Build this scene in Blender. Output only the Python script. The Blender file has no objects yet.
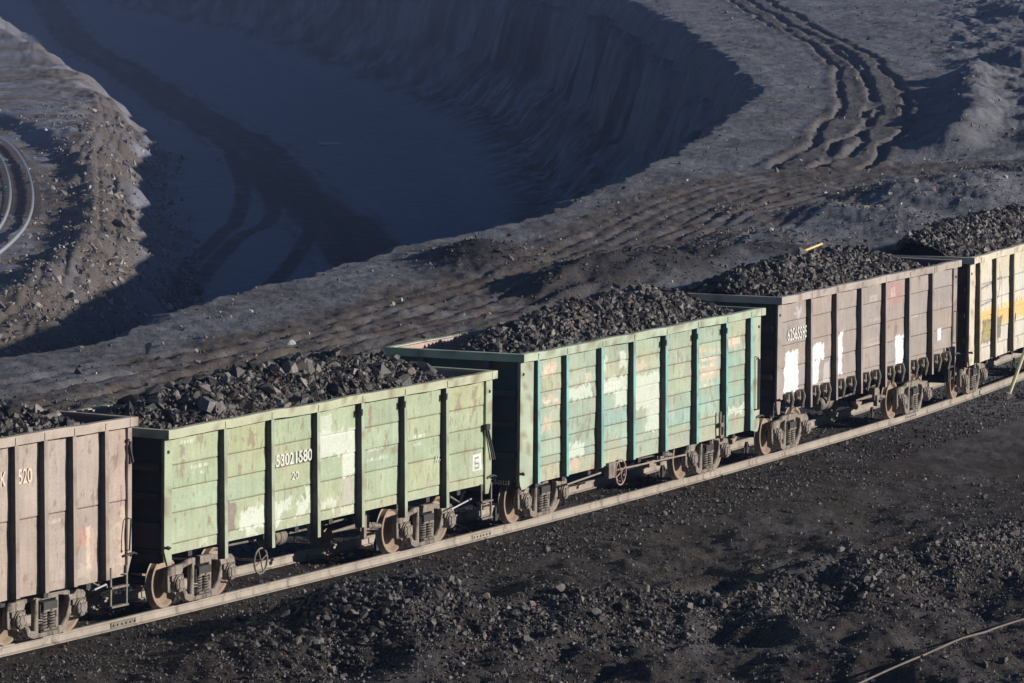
import bpy, bmesh, math, random
import numpy as np
from mathutils import Matrix, Vector
random.seed(4); rng=np.random.default_rng(11)
scene=bpy.context.scene
C=scene.collection
# ================================================================= camera
cam=bpy.data.cameras.new('camera'); camo=bpy.data.objects.new('camera',cam); C.objects.link(camo)
Rv=Vector((0.46104485,-0.88731173,0.01074911)); Uv=Vector((0.07924461,0.05323421,0.99543278)); Dv=Vector((0.88383139,0.45808735,-0.09485803))
M=Matrix((( Rv.x,Uv.x,-Dv.x,-83.70934),(Rv.y,Uv.y,-Dv.y,-48.60640),(Rv.z,Uv.z,-Dv.z,13.69675),(0,0,0,1)))
camo.matrix_world=M
cam.sensor_width=36; cam.lens=5064.43*36/1024; cam.clip_start=1; cam.clip_end=6000
scene.camera=camo
# ================================================================= light
SUN_EL=math.radians(17); sx,sy=.40,-1.0
az=math.atan2(sy,sx)
world=bpy.data.worlds.new('World'); scene.world=world; world.use_nodes=True
nt=world.node_tree; bg=nt.nodes['Background']
sky=nt.nodes.new('ShaderNodeTexSky'); sky.sky_type='NISHITA'; sky.sun_disc=False
sky.sun_elevation=SUN_EL; sky.sun_rotation=math.pi/2-az
sky.air_density=1.0; sky.dust_density=.15; sky.ozone_density=5.0
nt.links.new(sky.outputs[0],bg.inputs[0]); bg.inputs[1].default_value=.05
sun=bpy.data.lights.new('sun','SUN'); sun.energy=5.0; sun.angle=math.radians(.5); sun.color=(1,.92,.82)
suno=bpy.data.objects.new('sun',sun); C.objects.link(suno)
sd=Vector((math.cos(az)*math.cos(SUN_EL),math.sin(az)*math.cos(SUN_EL),math.sin(SUN_EL)))
suno.rotation_euler=sd.to_track_quat('Z','Y').to_euler(); suno.location=sd*60
scene.view_settings.view_transform='Standard'; scene.view_settings.look='None'
scene.view_settings.exposure=0.14; scene.view_settings.gamma=1
# ================================================================= helpers
def tag(o,label=None,cat=None,group=None,kind=None):
    if label: o['label']=label
    if cat: o['category']=cat
    if group: o['group']=group
    if kind: o['kind']=kind
    return o
def empty(name,parent=None):
    o=bpy.data.objects.new(name,None); C.objects.link(o); o.empty_display_size=.3
    if parent: o.parent=parent
    return o
def link(name,me,parent=None,mat=None):
    o=bpy.data.objects.new(name,me); C.objects.link(o)
    if mat and not me.materials: me.materials.append(mat)
    if parent: o.parent=parent
    return o
def np_mesh(name,V,Q=None,T=None,col=None,smooth=False,mat=None):
    """mesh from numpy verts, quads and triangles, optional colour per vertex"""
    me=bpy.data.meshes.new(name)
    nq=0 if Q is None else len(Q); ntr=0 if T is None else len(T)
    idx=[];st=[];tot=[];k=0
    if nq: idx.append(Q.ravel())
    if ntr: idx.append(T.ravel())
    idx=np.concatenate(idx).astype(np.int32)
    tot=np.concatenate([np.full(nq,4),np.full(ntr,3)]).astype(np.int32)
    st=np.concatenate([[0],np.cumsum(tot)[:-1]]).astype(np.int32)
    me.vertices.add(len(V)); me.vertices.foreach_set('co',V.astype(np.float32).ravel())
    me.loops.add(len(idx)); me.loops.foreach_set('vertex_index',idx)
    me.polygons.add(len(tot)); me.polygons.foreach_set('loop_start',st); me.polygons.foreach_set('loop_total',tot)
    me.update(calc_edges=True)
    me.polygons.foreach_set('use_smooth',np.full(len(tot),smooth))
    if col is not None:
        a=me.color_attributes.new('paint','FLOAT_COLOR','POINT')
        c=np.ones((len(V),4),np.float32); c[:,:3]=col; a.data.foreach_set('color',c.ravel())
    if mat: me.materials.append(mat)
    return me
class MB:
    def __init__(s): s.v=[];s.f=[]
    def poly(s,vs,fs):
        n=len(s.v); s.v+= [tuple(v) for v in vs]; s.f+=[tuple(i+n for i in f) for f in fs]; return s
    def box(s,x0,x1,y0,y1,z0,z1):
        return s.poly([(x0,y0,z0),(x1,y0,z0),(x1,y1,z0),(x0,y1,z0),(x0,y0,z1),(x1,y0,z1),(x1,y1,z1),(x0,y1,z1)],
          [(0,3,2,1),(4,5,6,7),(0,1,5,4),(1,2,6,5),(2,3,7,6),(3,0,4,7)])
    def prism(s,pts,y0,y1):
        """outline in x,z (counter-clockwise seen from -y) pushed from y0 to y1"""
        n=len(pts); return s.poly([(x,y0,z) for x,z in pts]+[(x,y1,z) for x,z in pts],
          [tuple(range(n)),tuple(range(2*n-1,n-1,-1))]+[(i,i+n,(i+1)%n+n,(i+1)%n) for i in range(n)])
    def tube(s,path,r,n=8,cap=True):
        P=[Vector(p) for p in path]; rings=[]
        for i,p in enumerate(P):
            d=(P[min(i+1,len(P)-1)]-P[max(i-1,0)]).normalized()
            a=d.orthogonal().normalized() if i==0 else (a-d*a.dot(d)).normalized()
            b=d.cross(a); rr=r[i] if isinstance(r,(list,tuple)) else r
            rings.append([p+(a*math.cos(t)+b*math.sin(t))*rr for t in [2*math.pi*k/n for k in range(n)]])
        vs=[v for q in rings for v in q]; fs=[]
        for i in range(len(P)-1):
            for k in range(n): fs.append((i*n+k,i*n+(k+1)%n,(i+1)*n+(k+1)%n,(i+1)*n+k))
        if cap: fs+= [tuple(range(n-1,-1,-1)),tuple((len(P)-1)*n+k for k in range(n))]
        return s.poly(vs,fs)
    def lathe(s,prof,axis='y',c=(0,0,0),n=28):
        """prof: (radius, along axis)"""
        vs=[];fs=[];m=len(prof)
        for k in range(n):
            a=2*math.pi*k/n
            for r,h in prof: vs.append((c[0]+r*math.cos(a),c[1]+h,c[2]+r*math.sin(a)) if axis=='y' else (c[0]+h,c[1]+r*math.cos(a),c[2]+r*math.sin(a)))
        for k in range(n):
            for i in range(m-1): fs.append((k*m+i,k*m+i+1,((k+1)%n)*m+i+1,((k+1)%n)*m+i))
        return s.poly(vs,fs)
    def mesh(s,name,mat=None,smooth=False):
        me=bpy.data.meshes.new(name); me.from_pydata(s.v,[],s.f); me.update()
        bm=bmesh.new(); bm.from_mesh(me); bmesh.ops.recalc_face_normals(bm,faces=bm.faces); bm.to_mesh(me); bm.free()
        if smooth:
            me.polygons.foreach_set('use_smooth',[True]*len(me.polygons))
            me.set_sharp_from_angle(angle=math.radians(35))
        if mat: me.materials.append(mat)
        return me
    def build(s,name,mat=None,parent=None,smooth=False): return link(name,s.mesh(name,mat,smooth),parent)
# ================================================================= materials
def mat_new(name):
    m=bpy.data.materials.new(name); m.use_nodes=True; return m,m.node_tree,m.node_tree.nodes['Principled BSDF']
def metal_mat(name,c1,c2,rough=.6,scale=3,rust=None,rust_amt=.5,bump=.15,metallic=0,dust=None,fine=30):
    """painted or rusty steel: two tones in noise, patches of a third colour, dust that lies on upward faces, fine bump"""
    m,n,b=mat_new(name); N=n.nodes; L=n.links
    tc=N.new('ShaderNodeTexCoord'); 
    t=N.new('ShaderNodeTexNoise'); t.inputs['Scale'].default_value=scale; t.inputs['Detail'].default_value=8; t.inputs['Roughness'].default_value=.65
    L.new(tc.outputs['Object'],t.inputs['Vector'])
    r=N.new('ShaderNodeValToRGB'); r.color_ramp.elements[0].position=.35; r.color_ramp.elements[1].position=.65
    r.color_ramp.elements[0].color=(*c1,1); r.color_ramp.elements[1].color=(*c2,1); L.new(t.outputs['Fac'],r.inputs['Fac'])
    out=r.outputs['Color']
    t2=N.new('ShaderNodeTexNoise'); t2.inputs['Scale'].default_value=fine; t2.inputs['Detail'].default_value=6; L.new(tc.outputs['Object'],t2.inputs['Vector'])
    if rust:
        mp=N.new('ShaderNodeMapping'); mp.inputs['Scale'].default_value=(scale*2.3,scale*2.3,scale*.8); L.new(tc.outputs['Object'],mp.inputs['Vector'])
        t3=N.new('ShaderNodeTexNoise'); t3.inputs['Scale'].default_value=1; t3.inputs['Detail'].default_value=9; t3.inputs['Roughness'].default_value=.7; L.new(mp.outputs[0],t3.inputs['Vector'])
        rr=N.new('ShaderNodeValToRGB'); rr.color_ramp.elements[0].position=1-rust_amt; rr.color_ramp.elements[1].position=min(1,1.12-rust_amt)
        L.new(t3.outputs['Fac'],rr.inputs['Fac'])
        mx=N.new('ShaderNodeMix'); mx.data_type='RGBA'; L.new(rr.outputs['Color'],mx.inputs['Factor']); L.new(out,mx.inputs['A']); mx.inputs['B'].default_value=(*rust,1); out=mx.outputs['Result']
    L.new(out,b.inputs['Base Color'])
    bp=N.new('ShaderNodeBump'); bp.inputs['Strength'].default_value=bump; bp.inputs['Distance'].default_value=.02; L.new(t2.outputs['Fac'],bp.inputs['Height']); L.new(bp.outputs[0],b.inputs['Normal'])
    b.inputs['Roughness'].default_value=rough; b.inputs['Metallic'].default_value=metallic
    return m
def paint_mat(name,rough=.62,amp=.22):
    m,n,b=mat_new(name); N=n.nodes; L=n.links
    at=N.new('ShaderNodeAttribute'); at.attribute_name='paint'
    tc=N.new('ShaderNodeTexCoord'); t=N.new('ShaderNodeTexNoise'); t.inputs['Scale'].default_value=26; t.inputs['Detail'].default_value=8; t.inputs['Roughness'].default_value=.7
    L.new(tc.outputs['Object'],t.inputs['Vector'])
    mr=N.new('ShaderNodeMapRange'); mr.inputs['From Min'].default_value=.25; mr.inputs['From Max'].default_value=.75; mr.inputs['To Min'].default_value=1-amp; mr.inputs['To Max'].default_value=1+amp
    L.new(t.outputs['Fac'],mr.inputs['Value'])
    vm=N.new('ShaderNodeVectorMath'); vm.operation='SCALE'; L.new(at.outputs['Color'],vm.inputs[0]); L.new(mr.outputs[0],vm.inputs['Scale'])
    L.new(vm.outputs[0],b.inputs['Base Color'])
    bp=N.new('ShaderNodeBump'); bp.inputs['Strength'].default_value=.12; bp.inputs['Distance'].default_value=.01; L.new(t.outputs['Fac'],bp.inputs['Height']); L.new(bp.outputs[0],b.inputs['Normal'])
    b.inputs['Roughness'].default_value=rough
    return m
def chunk_mat(name,rough=.42,amp=.35,scale=14,spec=.5):
    m=paint_mat(name,rough,amp); n=m.node_tree
    for x in n.nodes:
        if x.type=='TEX_NOISE': x.inputs['Scale'].default_value=scale
        if x.type=='BUMP': x.inputs['Strength'].default_value=.5; x.inputs['Distance'].default_value=.03
    n.nodes['Principled BSDF'].inputs['Specular IOR Level'].default_value=spec
    return m
def soil_mat():
    m,n,b=mat_new('soil'); N=n.nodes; L=n.links
    at=N.new('ShaderNodeAttribute'); at.attribute_name='paint'
    g=N.new('ShaderNodeNewGeometry')
    def noise(sc,det,ro=.65):
        t=N.new('ShaderNodeTexNoise'); t.inputs['Scale'].default_value=sc; t.inputs['Detail'].default_value=det; t.inputs['Roughness'].default_value=ro; L.new(g.outputs['Position'],t.inputs['Vector']); return t
    a=noise(.9,10,.72); c=noise(9,10,.8)
    def mul(x,y):
        q=N.new('ShaderNodeMath'); q.operation='MULTIPLY'; L.new(x,q.inputs[0]); L.new(y,q.inputs[1]); return q.outputs[0]
    def mr(x,lo,hi):
        q=N.new('ShaderNodeMapRange'); q.inputs['From Min'].default_value=.3; q.inputs['From Max'].default_value=.7; q.inputs['To Min'].default_value=lo; q.inputs['To Max'].default_value=hi; L.new(x,q.inputs['Value']); return q.outputs[0]
    f=mul(mr(a.outputs['Fac'],.72,1.28),mr(c.outputs['Fac'],.45,1.6))
    vm=N.new('ShaderNodeVectorMath'); vm.operation='SCALE'; L.new(at.outputs['Color'],vm.inputs[0]); L.new(f,vm.inputs['Scale']); L.new(vm.outputs[0],b.inputs['Base Color'])
    ad=N.new('ShaderNodeMath'); ad.operation='MULTIPLY_ADD'; L.new(c.outputs['Fac'],ad.inputs[0]); ad.inputs[1].default_value=.35; L.new(a.outputs['Fac'],ad.inputs[2])
    bp=N.new('ShaderNodeBump'); bp.inputs['Strength'].default_value=.7; bp.inputs['Distance'].default_value=.22; L.new(ad.outputs[0],bp.inputs['Height']); L.new(bp.outputs[0],b.inputs['Normal'])
    b.inputs['Roughness'].default_value=.85; b.inputs['Specular IOR Level'].default_value=.25
    return m
MS=soil_mat(); MPAINT=paint_mat('wagon_paint'); MCOAL=chunk_mat('coal',.5,.5,22); MRUB=chunk_mat('rubble',.55)
M_rail=metal_mat('rail_steel',(.27,.235,.20),(.38,.335,.285),.6,1.6,rust=(.12,.09,.07),rust_amt=.46)
M_bogie=metal_mat('bogie_cast_steel',(.16,.135,.115),(.31,.265,.22),.7,4,rust=(.05,.043,.038),rust_amt=.5,bump=.3)
M_wheel=metal_mat('wheel_steel',(.24,.17,.125),(.36,.27,.20),.55,3,rust=(.10,.07,.05),rust_amt=.4)
M_post_shade=metal_mat('post_side_shade',(.035,.037,.040),(.075,.075,.072),.8,5)  # near-black colour standing in for shade on the post sides
M_tread=metal_mat('polished_tread',(.5,.48,.46),(.62,.6,.58),.3,3,metallic=.8)
M_under=metal_mat('underframe_black',(.022,.022,.024),(.05,.045,.042),.7,3)
M_gear=metal_mat('brake_gear',(.13,.115,.10),(.26,.22,.18),.7,5,rust=(.05,.045,.04),rust_amt=.45)
M_black=metal_mat('black_iron',(.02,.02,.02),(.04,.04,.04),.6,5)
M_white=metal_mat('white_lettering',(.72,.72,.68),(.55,.56,.52),.7,9,rust=(.38,.40,.33),rust_amt=.36,fine=60)
M_pole=metal_mat('pole_yellow_green',(.42,.42,.22),(.55,.52,.33),.6,3,rust=(.2,.17,.1),rust_amt=.35)
M_stick=metal_mat('yellow_wood',(.75,.56,.16),(.85,.68,.28),.7,6)
M_red=metal_mat('faded_red_paint',(.33,.18,.15),(.40,.27,.23),.7,5,rust=(.16,.1,.08),rust_amt=.4)
M_sleep=metal_mat('sleeper_wood',(.12,.09,.08),(.08,.075,.072),.85,2)
M_pale=metal_mat('pale_pipe',(.55,.55,.55),(.4,.4,.42),.7,2)
M_cable=metal_mat('dusty_cable',(.10,.085,.07),(.17,.145,.12),.7,2)
M_paleR=metal_mat('worn_rail',(.5,.5,.52),(.62,.62,.64),.35,2,metallic=.5)
# ================================================================= terrain
CAM=(-83.709,-48.606,13.697); YAW=0.4782
# ---------------------------------------------------------------- numpy noise
def _h(ix,iy,s):
    n=(ix*374761393+iy*668265263+s*1442695041)&0xffffffff
    n=((n^(n>>13))*1274126177)&0xffffffff
    return ((n^(n>>16))&0xffff)/65535.0*6.2831853
def pnoise(x,y,s=0):
    x0=np.floor(x);y0=np.floor(y);fx=x-x0;fy=y-y0;ix=x0.astype(np.int64);iy=y0.astype(np.int64)
    u=fx*fx*fx*(fx*(fx*6-15)+10);v=fy*fy*fy*(fy*(fy*6-15)+10)
    def g(i,j):
        a=_h(ix+i,iy+j,s);return np.cos(a)*(fx-i)+np.sin(a)*(fy-j)
    a=g(0,0);b=g(1,0);c=g(0,1);d=g(1,1)
    return ((a+(b-a)*u)+((c+(d-c)*u)-(a+(b-a)*u))*v)*1.5
def fbm(x,y,wl,octs,s=0,gain=.5):
    r=0;a=1
    for o in range(octs):
        r=r+a*pnoise(x/wl+o*17.3,y/wl-o*9.1,s+o);a*=gain;wl*=.5
    return r
def sst(t): t=np.clip(t,0,1);return t*t*(3-2*t)
# ---------------------------------------------------------------- plan of the site, in metres ahead (F) and to the right (R) of the view point
RIM=[(60,-150),(100,-60),(122,-32),(139,-14.6),(145,-11.3),(158,-9.3),(180,-4),(198,1.6),(235,7.4),(265,11),(305,15),(364,14.2),(441,11.6),(502,9.3),(600,-3),(750,-24),(900,-58),(2500,-300)]
TOE_F=[0,240,289,315,347,403,480,560,700,1000,2500];TOE_R=[-10,-17.5,-19,-19.5,-22,-27.4,-33,-43,-66,-106,-330]
# track centre line nodes: x, y, heading
NODES=[(-120,6.5,-.07),(-13.85,.165,-.0387),(0,0,0),(13.9,.24,.034),(27.77,.998,.0634),(41.6,2.42,.132),(70,7.6,.24),(120,24,.4)]
def track_y(x):
    x=np.asarray(x,float);y=np.zeros_like(x)
    for (x0,y0,h0),(x1,y1,h1) in zip(NODES,NODES[1:]):
        L=x1-x0;t=np.clip((x-x0)/L,0,1);m=(x>=x0)&(x<=x1)
        v=(2*t**3-3*t**2+1)*y0+(t**3-2*t**2+t)*L*np.tan(h0)+(-2*t**3+3*t**2)*y1+(t**3-t**2)*L*np.tan(h1)
        y=np.where(m,v,y)
    y=np.where(x<-120,6.5,y);y=np.where(x>120,24+(x-120)*.42,y)
    return y
def toFR(X,Y):
    dx=X-CAM[0];dy=Y-CAM[1];c,s=np.cos(YAW),np.sin(YAW)
    return dx*c+dy*s, dx*s-dy*c
def toXY(F,R):
    c,s=np.cos(YAW),np.sin(YAW);return CAM[0]+F*c+R*s, CAM[1]+F*s-R*c
def pdist(F,R,pts):
    F=np.asarray(F,float);R=np.asarray(R,float)
    if len(pts)>20:                                   # narrow things (roads): only look within 9 m
        best=np.full(F.shape,99.)
        for (a,b),(c,d) in zip(pts,pts[1:]):
            m=(F>min(a,c)-9)&(F<max(a,c)+9); 
            if F.ndim==2 and F.shape[0]>1:
                rr=np.where(m[:,0])[0]
                if not len(rr): continue
                sl=(slice(rr[0],rr[-1]+1),)
                f=F[sl];r=R[sl];mm=(r>min(b,d)-9)&(r<max(b,d)+9)
                cc=np.where(mm.any(0))[0]
                if not len(cc): continue
                sl=(sl[0],slice(cc[0],cc[-1]+1)); f=F[sl];r=R[sl]
            else: sl=m; f=F[m]; r=R[m]
            if f.size==0: continue
            L=np.hypot(c-a,d-b);t=np.clip(((f-a)*(c-a)+(r-b)*(d-b))/L**2,0,1)
            best[sl]=np.minimum(best[sl],np.hypot(f-a-t*(c-a),r-b-t*(d-b)))
        return best,None
    best=np.full(np.shape(F),1e9);al=np.zeros(np.shape(F));acc=0
    for (a,b),(c,d) in zip(pts,pts[1:]):
        L=np.hypot(c-a,d-b);t=np.clip(((F-a)*(c-a)+(R-b)*(d-b))/L**2,0,1)
        q=np.hypot(F-a-t*(c-a),R-b-t*(d-b));m=q<best
        best=np.where(m,q,best);al=np.where(m,acc+t*L,al);acc+=L
    return best,al
def smooth_line(pts,n=4):
    P=np.array(pts,float);t=np.arange(len(P));tt=np.linspace(0,len(P)-1,(len(P)-1)*n+1);out=[]
    for u in tt:
        i=min(int(u),len(P)-2);f=u-i;p0=P[max(i-1,0)];p1=P[i];p2=P[i+1];p3=P[min(i+2,len(P)-1)]
        out.append(tuple(.5*((2*p1)+(-p0+p2)*f+(2*p0-5*p1+4*p2-p3)*f*f+(-p0+3*p1-3*p2+p3)*f**3)))
    return out
BERMS=[([(243,21.0),(262,23.6),(300,27.0),(318,28.6)],1.5,.95),([(262,28),(290,32)],4.5,.3),([(335,33),(352,38)],2.4,.9),([(400,41),(440,44)],2.5,1.0),
 ([(150,-4),(158,2)],1.3,.0)]
MOUNDS=[]
def base(F,R):
    """large shapes only"""
    X,Y=toXY(F,R)
    z=np.full(np.shape(F),-.22)
    z=z+sst((F-140)/120)*(.25)+sst((F-290)/120)*.9
    for pts,w,h in BERMS:
        d,_=pdist(F,R,pts);z=z+h*np.exp(-(d/w)**2)
    z=z+.6*sst((R-(F*.075))/10)*sst((F-215)/60)*.6
    wob=fbm(F,R,14,3,40)*1.6
    d,al=pdist(F,R,RIM)
    rr=np.interp(F,[a for a,b in RIM],[b for a,b in RIM])
    s=np.where(R<rr,d,-d)+wob*sst((d+2)/6)*.6+fbm(F,R,3,3,41)*.35
    fl=(1-2*np.abs(pnoise(al/13,al*0,5)))*1.6+(1-2*np.abs(pnoise(al/5.5,al*0+.3,6)))*.9+pnoise(al/2.5,al*0,7)*.4
    sw=s-fl*sst((s-1.2)/2.5)*(1-sst((s-6)/4))*.8
    drop=np.interp(sw,[0,.6,1.4,3.6,4.8,9.5,15],[0,-.25,-1.6,-9.0,-9.9,-13.2,-14.4])
    drop=drop+fbm(F,R,2.5,4,8)*.5*sst(s/2)*(1-sst((s-9)/5))
    drop=np.where(s>15,-14.4-(s-15)*.2,drop)
    zr=z+drop
    flo=np.interp(F,[0,600,900,1100,2500],[-14.0,-14.0,-13.5,-7.5,-2])
    flo=flo+fbm(F,R,30,2,9)*.25
    t=np.interp(F,TOE_F,TOE_R)-R+fbm(F,R,9,4,10)*1.5
    blk=4.6*sst(t/7.5)+fbm(F*.7,R,3.2,4,11)*.30*sst(t/1.5)*(1-.55*sst((t-8)/4))
    # berms of spoil on the left block
    zp=flo+blk
    out=np.maximum(zr,zp)
    return out,s,t
def unproj(u,v,zfun=None,zc=None,cam=None):
    pass

HAUL=smooth_line([(1150,-114),(1020,-97),(880,-80),(750,-65),(659,-51),(600,-42.5),(555,-36),(515,-30),(487,-25.5),(420,-18.6),(388,-14),(345,-9.5),(300,-6),(240,-6),(190,-12)])
BR=[smooth_line(q) for q in ([(480,-27),(462,-25.7),(425,-22.8),(392,-21.3),(364,-21.4),(340,-21.9),(300,-20)],[(445,-22.5),(431,-21.5),(403,-19.2),(386,-18.7),(360,-20.1),(325,-20.6),(290,-19.5)],[(425,-19.5),(415,-18.3),(384,-15.4),(356,-15),(320,-16),(280,-17)],[(415,-17.5),(404,-15.5),(365,-12.1),(348,-11.2),(300,-11)])]
LR=[smooth_line(q) for q in ([(500,-41),(459,-36.7),(418,-34.6),(383,-33.2),(337,-29.6),(299,-26.8),(272,-25.2),(253,-24.9),(235,-26),(205,-30)],[(480,-37),(440,-35),(397,-32.1),(352,-28.3),(311,-25.1),(272,-23.7),(252,-23.3),(243,-23.7),(215,-27)])]
CURVE=smooth_line([(470,-55),(444,-48.4),(415,-42.4),(376,-36.6),(344,-33.5),(318,-31.9),(291,-31.2),(265,-32.2),(240,-35),(215,-40)])
ROAD=smooth_line([(110,-12),(128,-9),(144.4,-5.2),(150.8,-3.35),(160.3,-1),(169.4,1.6),(184.9,4.65),(201.7,7.45),(217,11.3),(226,16.5),(231,23.6),(235,30),(240,45),(250,80)])
ROAD2=smooth_line([(158,-.5),(165.5,1.6),(175.1,4.4),(187.7,7.7),(198.4,10.5),(210,14.4),(219,19),(224,26)])
RUTS=[smooth_line(q) for q in ([(228,12.6),(237.7,14.0),(268,17.6),(301,20.3),(351,22.3),(411,20.8),(495,20.8),(560,21),(800,22)],[(228,14.8),(241,16.8),(280,20.9),(337,23.6),(392,22.6),(482,22.6),(560,23.4),(800,27)])]
LT=[smooth_line(q) for q in ([(115,-24),(130.7,-13.8),(136.1,-11.1),(142,-8.2),(147.4,-5.6),(160,0)],[(112,-20),(126.4,-13.3),(135.5,-9.7),(144.3,-6.1),(152.5,-2.8),(166,3)],[(118,-16),(128,-11),(139,-6.6),(150,-2),(165,4)])]
NEAR=[smooth_line(q) for q in ([(88,-1),(91,1.0),(94.5,3.2),(98,5.2),(102,7.4),(108,10.5),(115,14)],[(87,1),(90.5,2.6),(94,4.9),(97.5,7.2),(101,9.4),(108,13)])]
MOUND=[(174.4,-1.1,5,1.7,1.15),(165.8,2.9,3.5,1.9,1.5),(168.6,5.2,3.5,1.9,1.4),(162.5,1.3,3,1.0,.8),(183,9.3,5,2.2,1.2),(196,12.6,5,2.2,1.3),(207.6,15.9,6,2.2,1.5),(214,19.5,6,2.3,1.5),(203,19,5,2.2,1.4),(192,15,4,2,1.2),(222,23,6,2.5,1.5),(199,8.8,4,.9,.5),
       (89.9,-3.1,1.5,1.25,.62),(91.6,-3.9,1.2,.8,.42),(90.3,-1.6,1.3,.8,.36),(178,6.8,3,1.2,.8),(247,27,7,2.6,1.6),(262,31,8,3,1.8)]
def terrain(F,R):
    z,s,t=base(F,R)
    X,Y=toXY(F,R)
    pl=1-sst((s+1.5)/3)                       # on the plateau
    dt=np.abs(Y-track_y(X)); tr=1-sst((dt-1.9)/2.2)
    far=sst((F-110)/40)
    # roads
    d,_=pdist(F,R,ROAD); road=(1-sst((d-2.6)/2.2))
    d2,_=pdist(F,R,ROAD2); road=np.maximum(road,(1-sst((d2-1.0)/1.2))*.9); road=np.clip(road+.5*fbm(F*.4,R,1.6,3,47)*(road>0)*(road<1),0,1)
    dh,_=pdist(F,R,HAUL); haul=(1-sst((dh+.5*fbm(F*.2,R,3,3,42)-2.4)/1.2))
    hal=np.maximum(haul,0)
    br=np.zeros_like(F)
    for b in BR:
        q,_=pdist(F,R,b); br=np.maximum(br,1-sst((q-.45)/.35))
    lr=np.zeros_like(F)
    lroad=np.zeros_like(F); lz=np.zeros_like(F)
    for b in LR:
        q,_=pdist(F,R,b); lroad=np.maximum(lroad,1-sst((q-1.3)/1.2)); lz-= .13*np.exp(-((q-.55)/.2)**2)-.05*np.exp(-((q-1.0)/.25)**2)
    dc,_=pdist(F,R,CURVE); cur=1-sst((dc-2.6)/2.0)
    ripple=fbm(F*.35,R,1.1,3,60)*.05
    rough=fbm(F,R,9,3,20)*.20+fbm(F,R,3.0,3,23)*.085
    fine=fbm(F,R,.9,4,27)*.06
    calm=np.clip(np.maximum(road*.8,tr),0,1)
    dz=(rough*(.25+.75*sst((F-150)/80))*pl*(1-calm)+fine*(.5+.5*pl))*(1-.85*np.maximum(np.maximum(haul,cur),br*.6))*(1-.85*sst((s-12)/4)*(t<-1))*(1-.35*sst(t/3)*(s>10))
    dz+=pl*fbm(F*.35,R,2.6,4,29)*.34*sst((R-F*.078)/5)*sst((F-235)/40)*(1-road)
    # ruts
    for b in RUTS:
        q,_=pdist(F,R,b); q=q+pnoise(F/17,R*0,31)*.5+pnoise(F/5,R*0+.5,32)*.22
        dz+= pl*(-.22*np.exp(-((q-.85)/.26)**4)*np.clip(.85+fbm(F/6,R*.3,1.5,2,34),.2,1.3)+.05*np.exp(-((q-1.4)/.3)**2))
    for b in LT:
        q,_=pdist(F,R,b); dz+= pl*(-.06*np.exp(-((q-.8)/.22)**2)+.03*np.exp(-((q-1.25)/.25)**2))*(1-tr)
    for rd in (ROAD,ROAD2):
        q,_=pdist(F,R,rd)
        for w in (.5,1.3,2.1): dz+= pl*(-.045*np.exp(-((q-w)/.16)**2)+.02*np.exp(-((q-w-.35)/.2)**2))
    dz+=pl*fbm(F*.25,R,.55,2,77)*.03*road
    dz+=lz*(1-cur); z=z-.75*(1-sst((dc-3.0)/2.4))*(t>3)
    near=(1-sst((F-100)/14))*(1-tr)
    # coarse spoil ridge in front
    for (f,r,lf,lrr,h) in MOUND:
        cd=.9 if f>120 else 1
        q=((F-f)/lf)**2+((R-r)/lrr)**2; dz+=h*(.45 if f>175 else (.62 if f>120 else 1.05))*np.exp(-q*1.1)*(1+(.08 if 120<f<175 else .2)*fbm(F/2,R,1.6,4,51))
    rl=np.interp(R,[-12,-6,-3,0,3,5,8,10,12,20],[86,88,89.3,90.6,94.2,96.2,99.6,103.5,107,120])
    q=(F-rl)+fbm(F,R,2.2,3,52)*.7
    ridge=np.exp(-(np.where(q>0,q/1.3,q/3.2))**2)*sst((R+7)/5)
    dz+=ridge*.52*(1-tr)
    for b in NEAR:
        q,_=pdist(F,R,b); dz+= near*(-.07*np.exp(-((q-.6)/.16)**2)+.04*np.exp(-((q-.95)/.16)**2))
    dz+=near*(fbm(F*.6,R,2.8,4,53)*.34+fbm(F,R,.45,3,55)*.04)
    z=z+dz*(1-tr*.9)
    z=z-.16*sst((dt-3)/5)*(1-sst((F-130)/30))*(Y<track_y(X))
    z=np.where(tr>0,np.minimum(z,-.155+.10*sst((dt-1.0)/1.5)+(1-tr)*9),z)
    # ---------------- colours of the ground itself
    g=fbm(F,R,11,4,61);g2=fbm(F,R,2.4,4,65)
    def mix(c,k,w): return c+(np.array(k)-c)*w[...,None]
    col=np.zeros(F.shape+(3,))+np.array((.138,.142,.164))
    col=mix(col,(.105,.100,.104),np.clip(.3+g*1.6,0,1)*.7); col=mix(col,(.18,.185,.205),np.clip(fbm(F*.3,R,2.2,4,68)*1.6-.1,0,1)*.6)
    col=mix(col,(.092,.074,.060),np.clip(road*(.85+g2*.6),0,1)*.95); q4=fbm(F*.12,R,.5,2,69)*road; col=col*(1+.35*q4[...,None])
    ntr=np.zeros_like(F)
    for b in RUTS:
        q,_=pdist(F,R,b); ntr=np.maximum(ntr,1-sst((q-1.2)/.8))
    col=mix(col,(.085,.074,.066),np.clip(ntr,0,1)*.7)
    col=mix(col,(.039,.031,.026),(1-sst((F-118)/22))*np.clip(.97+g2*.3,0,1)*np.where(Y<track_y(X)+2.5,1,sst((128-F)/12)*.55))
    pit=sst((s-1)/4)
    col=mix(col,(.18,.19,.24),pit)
    col=mix(col,(.062,.055,.052),pit*(1-sst((s-11)/4))*np.clip(.5+g2*1.3,0,1))
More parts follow.
